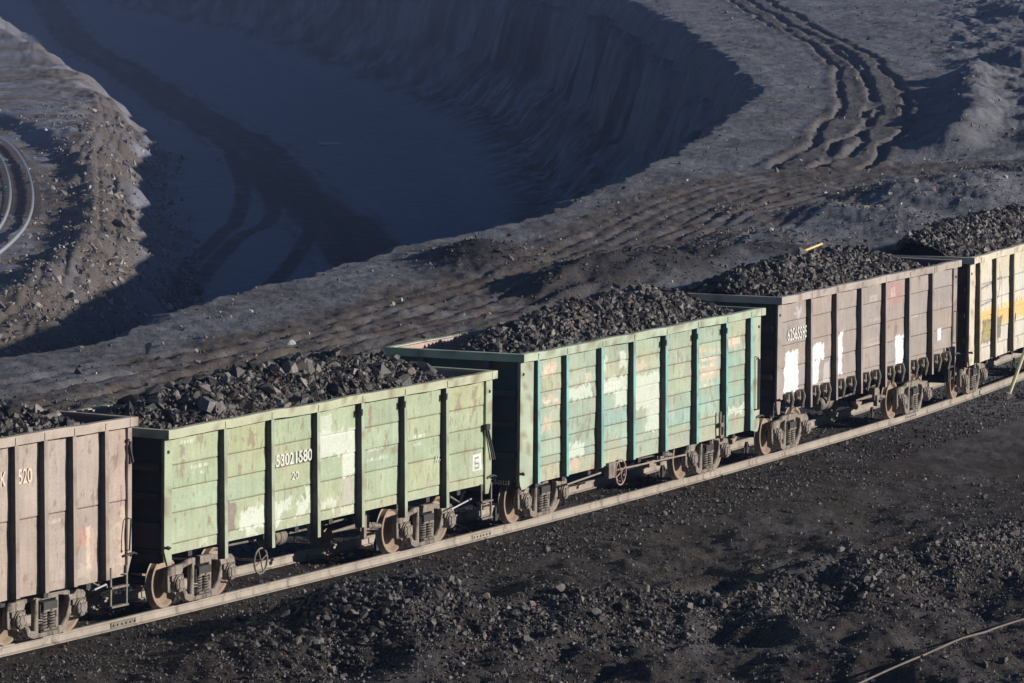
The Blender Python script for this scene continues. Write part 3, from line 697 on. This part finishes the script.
    for x in np.arange(-5.2,5.3,1.3): mb.box(x-.07,x+.07,-1.36,1.36,zb-.13,zb+.02)
    mb.box(-6.32,-6.1,-1.35,1.35,.98,zb+.018); mb.box(6.1,6.32,-1.35,1.35,.98,zb+.018)
    mb.build('underframe',M_under,root)
    mb=MB(); mb.tube([(-3.2,-.55,.83),(-.8,-.5,.78),(.6,-.6,.80),(3.3,-.5,.85)],.022,6); mb.tube([(-3.2,-.55,.83),(-3.2,.4,.83)],.02,6)
    mb.build('brake_rod',M_gear,root,True)
    mb=MB(); mb.lathe([(0,-.42),(.13,-.42),(.17,-.38),(.17,-.1),(.15,-.08),(.15,.02),(.17,.04),(.17,.24),(.10,.30),(.05,.32),(.05,.45),(0,.45)],'x',(-.9,-.62,.80),16); mb.box(-1.1,-.7,-.7,-.5,.92,1.12); mb.build('brake_cylinder',M_gear,root,True)
    mb=MB(); mb.lathe([(0,-.4),(.1,-.4),(.15,-.3),(.15,.3),(.1,.4),(0,.4)],'x',(1.3,.5,.85),14); mb.build('air_tank',M_under,root,True); mb=MB()
    mb.box(2.0,2.35,-.9,-.72,.60,.9); mb.box(2.05,2.15,-.95,-.85,.45,.72); mb.tube([(1.2,-.7,.66),(2.0,-.8,.7),(3.1,-.8,.58)],[.02,.05,.05],8); mb.tube([(2.2,-.75,.62),(3.3,-.75,.52)],.045,8); mb.build('brake_lever',M_gear,root,True)
    for x,s in ((-6.3,-1),(6.3,1)):
        mb=MB(); mb.box(min(x,x+s*.55),max(x,x+s*.55),-.12,.12,.90,1.16); mb.box(min(x+s*.4,x+s*.66),max(x+s*.4,x+s*.66),-.2,.2,.86,1.2); mb.tube([(x,-.3,.95),(x+s*.4,-.32,.55),(x+s*.62,-.2,.7)],.03,7); mb.build('coupler',M_gear,root)
    bogie(-4.325,root); bogie(4.325,root)
    spec['extra'](root,spec) if 'extra' in spec else None
    return root
def step(root,x,zt=1.0,mat=M_gear,w=.42):
    mb=MB(); 
    for xx in (x-w/2,x+w/2): mb.box(xx-.02,xx+.02,-1.50,-1.47,zt-.62,zt+.1)
    for z in (zt-.62,zt-.28): mb.box(x-w/2-.02,x+w/2+.02,-1.53,-1.44,z,z+.035)
    mb.build('step',mat,root)
def rail_grab(root,x,z0,z1,mat=M_black,lean=0):
    MB().tube([(x,-1.50,z1),(x,-1.58,z1),(x+lean,-1.58,z0),(x+lean,-1.50,z0)],.016,6).build('hand_rail',mat,root,True)
def full(X,c): return np.zeros(X.shape+(3,))+np.array(c)
WHITE=(.58,.63,.54)
# ---------------------------------------------------------------- leftmost wagon
s0=[2.30]
def paint0(X,Z,pl,se):
    c=weather(full(X,(.37,.305,.265)),X,Z,pl,se,s0,101,rustc=(.20,.12,.09),amt=.8,dust=(.34,.27,.22),z0=.95,tint=.03)
    c=rect(c,X,Z,5.05,5.22,1.15,1.9,(.50,.36,.27),.03,.75,1); c=rect(c,X,Z,4.98,5.1,1.2,1.95,(.62,.52,.42),.015,.8,2)
    c=rect(c,X,Z,6.0,6.3,1.2,2.2,(.62,.50,.38),.09,.55,3); c=rect(c,X,Z,5.5,6.2,.98,1.25,(.5,.4,.32),.08,.5,4); c=rect(c,X,Z,4.6,5.0,1.05,1.3,(.52,.45,.38),.09,.5,5)
    c=rect(c,X,Z,5.6,5.95,1.3,1.9,(.5,.42,.34),.12,.35,6)
    for k in range(3): c=rect(c,X,Z,4.62,4.90,1.64+.11*k,1.69+.11*k,(.62,.20,.15),.01,.7,7)
    for a,b in ((4.58,4.61),(4.93,4.96)): c=rect(c,X,Z,a,b,1.58,2.0,(.60,.2,.16),.005,.7,8)
    c=bars(c,X,Z,3.62,2.12,.6,.07,(.62,.55,.48),3,.55); c=bars(c,X,Z,3.7,1.12,.6,.16,(.58,.5,.44),5,.35)
    return c
def ext0(root,sp):
    letter(root,'ТОК',2.02,2.93,.26,.50,bold=.01,mat=M_let0); letter(root,'520',2.90,2.92,.26,.40,bold=.01,mat=M_let0)
    step(root,5.95,1.05,M_gear,.5); rail_grab(root,6.2,1.42,1.98,M_black,-.05)
    MB().tube([(5.55,-1.2,.74),(5.98,-1.2,.80),(6.0,-1.2,.74)],.018,6).build('release_lever',M_pale,root,True)
    mb=MB(); mb.box(6.24,6.30,-1.53,-1.49,2.95,3.35); mb.tube([(6.22,-1.53,3.3),(6.3,-1.55,2.98)],.02,6); mb.build('latch',M_black,root)
M_let0=metal_mat('cream_lettering',(.66,.52,.42),(.74,.62,.5),.7,9,rust=(.42,.33,.28),rust_amt=.4,fine=60)
WG={}
P1=[-4.3,-2.58,-.86,.86,2.58,4.3]
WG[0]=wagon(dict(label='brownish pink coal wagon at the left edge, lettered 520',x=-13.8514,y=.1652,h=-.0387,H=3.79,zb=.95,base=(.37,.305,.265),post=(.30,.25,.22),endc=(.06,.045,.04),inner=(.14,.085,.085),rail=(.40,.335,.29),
  seams=s0,posts=[-5.45,-4.4,-3.55,-2.65,-1.75,-.87,0,.87,1.8,2.72,3.59,4.46,5.45],pb=.95,cw=.12,zc=1.0,seed=7,paint=paint0,extra=ext0))
# ---------------------------------------------------------------- green wagon with the number
s1=[1.31,1.87,2.31,2.74]
def paint1(X,Z,pl,se):
    G=(.355,.42,.28); c=full(X,G)
    c=rect(c,X,Z,-6,-4.4,1.9,2.3,(.315,.40,.285),.02,.7,1)
    c=weather(c,X,Z,pl,se,s1,131,rustc=(.23,.15,.10),amt=.75,dust=(.40,.39,.30),z0=1.14,tint=.045)
    c=rect(c,X,Z,-4.18,-3.72,1.32,1.86,(.235,.185,.165),.02,.95,10,.0)
    c=rect(c,X,Z,-3.60,-2.0,1.28,1.64,WHITE,.05,.95,11,.0); c=rect(c,X,Z,-3.3,-3.0,1.16,1.26,WHITE,.04,.7,12)
    c=rect(c,X,Z,-1.95,-1.66,1.5,1.66,WHITE,.06,.8,13); c=rect(c,X,Z,-1.45,-1.0,1.36,1.62,WHITE,.07,.85,14); c=rect(c,X,Z,-1.15,-.95,1.6,1.86,WHITE,.05,.8,15)
    c=rect(c,X,Z,-.66,.78,2.33,2.80,(.58,.62,.54),.04,.9,16); c=rect(c,X,Z,.25,.78,1.88,2.36,(.60,.63,.55),.03,.9,17)
    c=rect(c,X,Z,-.62,-.15,2.84,3.14,(.55,.60,.50),.03,.75,18); c=rect(c,X,Z,-.6,-.45,2.7,2.9,(.55,.60,.50),.03,.6,18)
    c=rect(c,X,Z,.3,.75,1.34,1.86,(.44,.42,.38),.04,.8,19); c=rect(c,X,Z,-.55,.1,1.34,1.52,(.60,.62,.54),.08,.7,20); c=rect(c,X,Z,.25,.7,1.17,1.3,(.55,.57,.47),.05,.8,21)
    c=rect(c,X,Z,-5.0,-4.75,1.18,1.3,(.55,.6,.5),.03,.6,22)
    for (x,z,w,h,sd) in ((-5.35,2.62,.62,.065,1),(-5.25,2.48,.42,.065,2),(-5.75,3.10,.5,.05,3),(1.3,2.25,.6,.07,4),(1.1,2.08,1.0,.07,5),(3.1,2.34,.5,.07,6),(3.12,2.2,.42,.07,7)): c=bars(c,X,Z,x,z,w,h,(.62,.64,.56),sd,.8)
    c=rect(c,X,Z,5.62,5.98,1.44,1.78,(.70,.70,.66),.004,.95,23)
    c=rect(c,X,Z,5.70,5.90,1.68,1.72,(.10,.1,.1),.002,.9,24); c=rect(c,X,Z,5.70,5.74,1.58,1.72,(.10,.1,.1),.002,.9,24); c=rect(c,X,Z,5.70,5.88,1.57,1.61,(.10,.1,.1),.002,.9,24); c=rect(c,X,Z,5.86,5.90,1.49,1.6,(.10,.1,.1),.002,.9,24); c=rect(c,X,Z,5.70,5.88,1.48,1.52,(.10,.1,.1),.002,.9,24)
    for (x0,x1,z0,z1,sd) in ((-3.3,-3.05,2.85,3.15,31),(-3.5,-3.42,2.92,3.0,36),(-5.72,-5.62,2.86,3.05,32),(1.25,1.4,2.7,3.1,33),(5.55,5.75,2.7,3.1,34),(4.85,5.05,2.7,3.05,35)): c=rect(c,X,Z,x0,x1,z0,z1,(.25,.17,.13),.06,.7,sd)
    return c
def ext1(root,sp):
    letter(root,'53021580',-2.30,2.33,.23,1.36,bold=.012); letter(root,'20',-1.70,2.03,.15,.26,bold=.01); letter(root,'М-',4.0,1.78,.14,.22)
    handwheel(root,-2.75,-1.42,.62,.24,M_gear); step(root,6.14,1.05,M_gear,.42)
    MB().tube([(6.05,-1.52,2.28),(6.3,-1.55,1.62)],.02,6).tube([(6.13,-1.52,2.28),(6.38,-1.55,1.62)],.02,6).box(6.0,6.16,-1.56,-1.5,2.24,2.36).build('uncoupling_lever',M_black,root)
    mb=MB(); mb.tube([(5.1,-1.25,.72),(5.95,-1.25,.84)],.016,6); mb.build('air_pipe',M_pale,root,True)
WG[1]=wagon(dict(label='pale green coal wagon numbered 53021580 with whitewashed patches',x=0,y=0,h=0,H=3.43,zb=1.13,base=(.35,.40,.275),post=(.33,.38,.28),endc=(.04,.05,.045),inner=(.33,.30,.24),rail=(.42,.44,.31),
  seams=s1,posts=P1,pb=.84,cw=.26,zc=.94,seed=17,paint=paint1,extra=ext1,bolt=[3,4,5]))
# ---------------------------------------------------------------- tall mint wagon
s2=[1.22,1.40,1.74,2.08,2.42,2.75,3.08]
def paint2(X,Z,pl,se):
    c=full(X,(.325,.42,.325)); n=np.clip(.5+fbm(X,Z,1.6,3,301)*1.2,0,1); c=c+(np.array((.39,.39,.28))-c)*(n*.6)[...,None]
    T=(.24,.46,.42)
    for (x0,x1,z0,z1,sd) in ((2.9,4.1,2.1,2.85,1),(4.5,5.5,2.2,2.8,2),(4.5,5.5,1.5,2.1,7),(2.9,4.1,1.4,1.9,8),(-4,-2.7,1.2,1.7,3),(-2.3,-1,1.4,1.9,4),(1.2,2.4,1.3,1.7,5)): c=rect(c,X,Z,x0,x1,z0,z1,T,.15,.40,sd)
    c=weather(c,X,Z,pl,se,s2,331,rustc=(.25,.17,.11),amt=.85,dust=(.42,.38,.29),z0=.92,tint=.055)
    W=(.60,.66,.57)
    for a in [(-3.95,-2.75,2.45,2.72,1),(-2.28,-2.0,2.95,3.2,2),(-1.35,-1.0,2.95,3.25,3),(-2.2,-.95,2.45,2.74,4),(-1.6,-.95,2.10,2.46,5),(-.5,.9,1.95,2.68,6),(.1,.9,1.4,2.0,7),(-3.9,-3.1,1.25,1.55,8),(4.5,5.5,1.35,1.5,9)]:
        c=rect(c,X,Z,*a[:4],W,.04,.72,40+a[4])
    P=(.62,.47,.36)
    for a in [(-5.2,-4.5,3.08,3.34,1),(-5.2,-4.4,2.48,2.6,2),(-5.2,-4.7,1.95,2.2,3),(-3,-2.75,2.75,2.95,4),(-.7,.1,2.75,2.95,5),(3,4,2.68,2.75,6),(3.0,4.1,2.86,2.92,12),(3.0,4,2.25,2.6,7),(4.6,5.2,2.85,3.1,8),(2.7,3.3,2.95,3.05,9),(-3.9,-3.3,1.0,1.2,10)]:
        c=rect(c,X,Z,*a[:4],P,.06,.6,60+a[4])
    c=rect(c,X,Z,-2.1,-1.5,2.11,2.38,(.33,.42,.36),.03,.8,75); c=bars(c,X,Z,-2.15,2.48,1.05,.20,(.70,.72,.66),77,.7,8)
    for a in [(-5.1,3.12,.6,.16,1),(-5.1,2.49,.7,.07,2),(2.95,2.68,1.0,.07,3),(2.95,2.52,1.0,.07,4),(2.95,2.36,.9,.07,8),(4.6,2.93,.7,.14,5),(-3.1,2.86,.3,.1,6),(2.95,2.1,.8,.07,9)]: c=bars(c,X,Z,*a[:4],(.68,.62,.54),a[4],.75)
    for k,(x0,z0,x1,z1) in enumerate([(-3.8,1.45,-3.0,2.0),(-3.4,1.5,-2.9,2.05),(3.3,1.5,3.6,2.05),(3.6,2.0,4.1,1.4),(-2.9,1.55,-3.3,1.95)]):
        t=np.clip(((X-x0)*(x1-x0)+(Z-z0)*(z1-z0))/((x1-x0)**2+(z1-z0)**2),0,1); d=np.hypot(X-x0-t*(x1-x0),Z-z0-t*(z1-z0))+fbm(X,Z,.1,2,80+k)*.02
        c=c+(np.array((.24,.24,.19))-c)*(np.clip((.03-d)/.02,0,1)*.7)[...,None]
    return c
def ext2(root,sp):
    handwheel(root,-1.35,-1.52,.70,.27,M_red); rail_grab(root,6.02,1.35,2.55,M_black,.02); rail_grab(root,6.1,1.35,2.5,M_black,0)
    mb=MB(); mb.box(-1.95,-1.6,-1.52,-1.40,.62,.95); mb.build('bracket',M_gear,root)
    MB().tube([(-3.6,-1.3,.66),(-1.9,-1.35,.75)],.02,6).tube([(-1.2,-1.35,.72),(2.6,-1.3,.66)],.02,6).build('air_pipe',M_rail,root,True)
    mb=MB(); mb.box(3.95,4.35,-1.56,-1.52,1.15,1.24); mb.box(3.95,4.35,-1.56,-1.52,.9,.97); mb.box(3.95,4.0,-1.56,-1.52,.9,1.5); mb.box(4.3,4.35,-1.56,-1.52,.9,1.6); mb.box(4.13,4.17,-1.56,-1.52,.9,1.4); mb.build('step',M_gear,root)
    me=text_mesh('2 Заш',.12,.55); me.materials.clear(); me.materials.append(M_white); o=link('lettering',me,root); o.rotation_euler=(0,0,-math.pi/2); o.location=(-6.42,-.75,.95)
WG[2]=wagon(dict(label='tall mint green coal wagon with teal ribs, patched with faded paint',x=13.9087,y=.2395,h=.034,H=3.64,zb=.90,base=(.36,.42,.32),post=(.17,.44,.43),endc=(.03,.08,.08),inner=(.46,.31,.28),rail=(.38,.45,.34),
  seams=s2,posts=[-5.6,-4.2,-2.45,-.8,.9,2.6,4.25,5.65],pb=.90,cw=.62,zc=.84,seed=27,paint=paint2,extra=ext2,bolt=[4,5,6],rounded=True))
# ---------------------------------------------------------------- brown wagon with hatch catches
s3=[1.6,2.1,2.62,3.16]
def paint3(X,Z,pl,se):
    c=full(X,(.325,.28,.255)); c=weather(c,X,Z,pl,se,s3,431,rustc=(.19,.13,.11),amt=.45,dust=(.33,.27,.23),z0=1.4,tint=.025)
    W=(.78,.77,.77)
    c=rect(c,X,Z,-5.72,-4.85,1.5,2.46,W,.03,1,1); c=rect(c,X,Z,-3.92,-3.12,2.08,2.45,W,.04,1,2); c=rect(c,X,Z,-3.92,-3.45,1.56,2.06,W,.02,1,3)
    c=rect(c,X,Z,-3.15,-2.75,1.5,2.02,(.52,.50,.46),.02,.7,4); c=rect(c,X,Z,-2.16,-1.88,1.62,2.6,W,.04,1,5); c=rect(c,X,Z,1.92,2.45,1.5,2.2,W,.03,1,6)
    c=rect(c,X,Z,5.0,5.3,1.85,2.15,W,.01,.9,7); c=rect(c,X,Z,1.35,2.3,3.05,3.55,(.42,.20,.19),.06,.6,8); c=rect(c,X,Z,-5.0,-4.7,3.2,3.4,(.5,.5,.56),.05,.6,9)
    for a in [(-5.2,3.28,.5,.08,1),(.0,3.2,.5,.16,2),(.0,2.7,.9,.09,3),(.0,2.55,.9,.05,4),(-.1,2.25,.9,.05,5),(-.1,2.12,.9,.05,6),(3.0,2.55,.6,.07,7),(1.5,3.2,.55,.25,8),(-4.9,2.2,.2,.2,9)]: c=bars(c,X,Z,*a[:4],(.58,.50,.45),a[4],.6)
    return c
def ext3(root,sp):
    letter(root,'62565595',-5.62,2.70,.29,1.27,bold=.012)
    for i in range(7):
        a=-6.1+i*1.735
        for k,xx in enumerate((a+.45,a+1.18)):
            mb=MB(); mb.tube([(xx-.05,-1.47,1.50),(xx,-1.60,1.52),(xx+.05,-1.62,1.38),(xx+.02,-1.58,1.10)],[.035,.045,.04,.025],7)
            mb.box(xx-.12,xx-.06,-1.58,-1.46,1.30,1.50); mb.box(xx+.08,xx+.13,-1.60,-1.46,1.18,1.48); mb.tube([(xx-.22,-1.55,1.36),(xx+.22,-1.55,1.33)],.028,7)
            mb.build('hatch_latch',M_gear,root,True)
    mb=MB(); mb.box(5.55,5.62,-1.58,-1.5,.75,1.62); mb.box(6.0,6.06,-1.58,-1.5,.75,1.62); mb.box(5.62,6.0,-1.56,-1.52,.80,.86); mb.box(5.62,6.0,-1.56,-1.52,1.1,1.15); mb.build('ladder',M_black,root)
    rail_grab(root,6.12,1.7,2.5,M_black)
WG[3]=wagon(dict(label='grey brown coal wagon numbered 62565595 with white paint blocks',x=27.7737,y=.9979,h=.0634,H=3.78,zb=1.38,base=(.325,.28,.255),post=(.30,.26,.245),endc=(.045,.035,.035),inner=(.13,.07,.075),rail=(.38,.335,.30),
  seams=s3,posts=P1,pb=1.05,cw=.27,zc=1.07,seed=37,paint=paint3,extra=ext3,rounded=True))
# ---------------------------------------------------------------- cream wagon at the right edge
s4=[1.3,1.7,2.1,2.5,2.95]
def paint4(X,Z,pl,se):
    c=full(X,(.58,.52,.40)); c=rect(c,X,Z,-5.2,6,1.0,3.0,(.58,.58,.56),.15,.5,1); c=weather(c,X,Z,pl,se,s4,531,rustc=(.3,.22,.14),amt=.5,dust=(.45,.40,.32),z0=.95,tint=.03)
    c=rect(c,X,Z,-6.2,6,1.78,2.25,(.70,.44,.12),.07,.85,2); c=rect(c,X,Z,-6.3,-5.5,1.1,2.2,(.66,.46,.16),.1,.7,3); c=rect(c,X,Z,-5.0,-2.9,1.4,2.0,(.16,.15,.11),.03,.9,4,.25); c=rect(c,X,Z,-4.8,-3.5,1.5,1.85,(.42,.36,.12),.12,.7,5)
    for (x0,z0,x1,z1) in ((-5.0,2.85,-2.9,3.0),(-2.9,3.0,-2.9,2.2),(-5.0,2.85,-5.0,2.3),(-5.0,2.4,-3.3,2.5),(-3.3,2.5,-2.9,3.0),(-3.2,2.3,-3.1,1.3)):
        t=np.clip(((X-x0)*(x1-x0)+(Z-z0)*(z1-z0))/((x1-x0)**2+(z1-z0)**2),0,1); d=np.hypot(X-x0-t*(x1-x0),Z-z0-t*(z1-z0)); c=c+(np.array((.10,.14,.22))-c)*(np.clip((.035-d)/.02,0,1)*.8)[...,None]
    return c
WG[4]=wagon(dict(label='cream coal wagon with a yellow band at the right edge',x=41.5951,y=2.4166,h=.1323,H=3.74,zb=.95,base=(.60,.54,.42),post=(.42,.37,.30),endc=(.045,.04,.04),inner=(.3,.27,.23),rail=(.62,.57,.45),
  seams=s4,posts=[-5.55,-3.9,-2.05,-.35,1.3,3,4.7,5.8],pb=.97,cw=.5,zc=.97,seed=47,paint=paint4))
# ================================================================= coal loads
def load(w,prof,n,smed,smax,label,lo=.02,hi=.08,yshift=0,amp=.12,warm=.3,edge=-.17,far=.0,big=0):
    root=WG[w]; H={0:3.79,1:3.43,2:3.64,3:3.78,4:3.74}[w]
    px=[a for a,b in prof]; pz=[b for a,b in prof]
    def hz(x,y):
        top=np.interp(x,px,pz); e=H+edge-.25*sst((np.abs(x)-5.2)/1.1)-far*sst((-x-.8)/3.6)*sst((y+.5)/1.5)
        e=np.minimum(e,top); k=1-np.abs((y-yshift*(1-np.abs(y)/1.4))/1.4)**1.5
        return e+(top-e)*np.clip(k,0,1)+fbm(x,y,.9,4,600+w)*amp
    xs=np.linspace(-6.24,6.24,260); ys=np.linspace(-1.41,1.41,70); X,Y=np.meshgrid(xs,ys); Z=hz(X,Y)+fbm(X,Y,.2,3,620+w)*.03
    i=np.arange(X.size).reshape(X.shape); Q=np.stack([i[:-1,:-1],i[:-1,1:],i[1:,1:],i[1:,:-1]],-1).reshape(-1,4)
    V=np.stack([X,Y,Z],-1).reshape(-1,3); col=np.tile(np.array((.03,.028,.027)),(len(V),1))
    x=rng.uniform(-6.15,6.15,n); y=rng.uniform(-1.36,1.36,n); S=np.clip(smed*np.exp(rng.normal(size=n)*.5),smed*.35,smax); S[:big]=rng.uniform(smax*.55,smax,big); z=hz(x,y)+S*.15
    y=np.clip(y,-1.4+S,1.4-S); x=np.clip(x,-6.2+S,6.2-S)
    V2,T2,c2=chunk_arrays(np.stack([x,y,z],1),S,coalcol(lo,hi,warm))
    me=np_mesh('coal_load',np.concatenate([V,V2]),Q,T2+len(V),np.concatenate([col,c2]),False,MCOAL)
    o=link('coal_load',me); o.location=root.location; o.rotation_euler=root.rotation_euler; tag(o,label,'coal',kind='stuff'); return hz
load(0,[(-6.3,3.6),(-5,3.95),(0,4.05),(4.6,3.92),(5.1,3.80),(5.5,3.50),(6.3,3.3)],8500,.045,.19,'heap of lumpy coal filling the brownish pink wagon at the left edge',.02,.22,big=110)
h1=load(1,[(-6.3,3.35),(-5.6,3.55),(-4,3.74),(-2.3,3.84),(-.4,3.92),(2.7,3.88),(4.4,3.74),(5.0,3.5),(5.6,3.12),(6.3,2.9)],15000,.036,.25,'heap of large coal lumps filling the pale green numbered wagon',.014,.17,far=.9,big=80)
load(2,[(-6.3,3.3),(-5.6,3.62),(-4.5,3.86),(-2.8,4.03),(1.3,4.2),(4,4.16),(4.9,3.95),(5.6,3.5),(6.3,3.2)],9000,.045,.12,'heap of small broken coal filling the tall mint green wagon',.018,.15,warm=.3,far=1.15)
load(3,[(-6.3,3.85),(-5.7,4.1),(-2.4,4.28),(1.6,4.22),(3.6,4.14),(4.4,3.9),(5.1,3.5),(6.3,2.9)],9000,.045,.13,'heap of small broken coal filling the grey brown numbered wagon',.018,.15,warm=.3)
load(4,[(-6.3,4.1),(-5.0,4.3),(-1.0,4.32),(6,4.2)],8000,.05,.13,'heap of small broken coal filling the cream wagon',.018,.14,warm=.3,far=.7)
def lump(name,label,cat,w,x,y,z,s,seed,col,flat=.8,mat=None):
    V,T=hull(seed,18,flat); me=np_mesh(name,V*s,None,T,np.tile(np.array(col),(len(V),1)),False,mat or MCOAL); o=link(name,me); M_=Matrix.Translation(WG[w].location)@Matrix.Rotation(WG[w].rotation_euler.z,4,'Z') if w is not None else Matrix()
    o.location=M_@Vector((x,y,z)); return tag(o,label,cat)
lump('coal_lump','large pale sided lump at the left of the coal in the pale green wagon','coal lump',1,-4.1,-1.05,3.62,.20,3,(.13,.125,.13),1.0)
lump('coal_lump','pale grey lump at the right end of the coal in the pale green wagon','coal lump',1,4.55,-1.0,3.52,.19,5,(.17,.165,.155),.9)
lump('earth_clod','grey clod of earth beside the yellow stick on the coal','clod',3,-.55,.15,4.36,.17,8,(.14,.12,.105),.9,MRUB)
mb=MB().tube([(-.42,0,-.03),(.45,0,.03)],.028,8); o=mb.build('wooden_stick',M_stick,None,True); r=WG[3]; o.location=Matrix.Translation(r.location)@Matrix.Rotation(r.rotation_euler.z,4,'Z')@Vector((0,.1,4.42)); o.rotation_euler=(0,math.radians(-8),r.rotation_euler.z-.35)
tag(o,'short yellow wooden stick lying on the coal of the grey brown wagon','stick')
# ================================================================= small things on the ground
def FRZ(f,r,dz=0): x,y=toXY(f,r); return Vector((x,y,float(gz(f,r)[0])+dz))
def line_thing(name,label,cat,pts,r,mat,n=8):
    mb=MB(); mb.tube(pts,r,n); o=mb.build(name,mat,None,True); return tag(o,label,cat)
a=Vector((39.35,.55,-.25)); b=a+Vector((1.35,-.35,2.35))
#POLE
line_thing('leaning_pole','yellowish pole leaning beside the near rail at the right edge','pole',[a,b],.05,M_pole)
lump('concrete_block','small pale block at the foot of the leaning pole','block',None,39.1,.42,-.12,.17,9,(.25,.24,.20),.7,MRUB)
pts=[FRZ(f,r,.05) for f,r in smooth_line([(84,5.4),(86.6,6.6),(88.9,7.65),(90.5,8.4),(92.3,9.25),(95,11)],3)]
line_thing('cable','dusty brown cable lying across the rubble in the bottom right corner','cable',[Vector((p.x,p.y,zc)) for p,zc in zip(pts,np.convolve(np.pad([p.z for p in pts],4,'edge'),np.ones(9)/9,'valid')+.19)],.02,M_cable)
line_thing('pipe','pale pipe lying on the pit floor right of the haul road','pipe',[FRZ(489,-18.9,.15),FRZ(489,-16.7,.15)],.13,M_pale)
line_thing('pipe','pale pipe lying on the far pit floor near the top edge','pipe',[FRZ(941,-67.5,.2),FRZ(938,-60.5,.2)],.16,M_pale)
k=0
for (f,r,s,lb) in ((147.3,-3.9,.16,'small white slab of debris on the grey ground right above the pale green wagon'),):
    V,T=hull(70,12,.3); o=link('debris',np_mesh('debris',V*s,None,T,np.tile(np.array((.6,.6,.6)),(len(V),1)),False,MRUB)); o.location=FRZ(f,r,.05); tag(o,lb,'debris')
n=90; F=rng.uniform(86,110,n); R=F*np.tan(np.radians(rng.uniform(-5.8,5.8,n))); X,Y=toXY(F,R); k=(track_y(X)-Y)>1.5
scatter('pale_stones','sparse pale stones scattered over the dark ground in front of the train','stones',F[k],R[k],np.clip(.025*np.exp(rng.normal(size=k.sum())*.4),.015,.07),lambda n:np.tile(np.array((.42,.40,.38)),(n,1)))
n=260; F=1/rng.uniform(1/330,1/135,n); R=F*np.tan(np.radians(rng.uniform(-5.8,5.8,n))); z,s,t=base(F,R); k=s<-1
scatter('pale_debris','sparse pale stones scattered over the grey ground behind the train','stones',F[k],R[k],np.clip(.06*np.exp(rng.normal(size=k.sum())*.4),.03,.2),lambda n:np.tile(np.array((.40,.39,.38)),(n,1)))
# ================================================================= haze
mb=MB().box(-300,1500,-900,1300,-22,17.5); hz_=mb.build('haze'); tag(hz_,kind='stuff')
m=bpy.data.materials.new('haze'); m.use_nodes=True; N=m.node_tree.nodes; N.clear(); out=N.new('ShaderNodeOutputMaterial'); pv=N.new('ShaderNodeVolumePrincipled')
pv.inputs['Color'].default_value=(.42,.54,1,1); pv.inputs['Density'].default_value=.00017; pv.inputs['Anisotropy'].default_value=0.0
m.node_tree.links.new(pv.outputs[0],out.inputs['Volume']); hz_.data.materials.append(m)
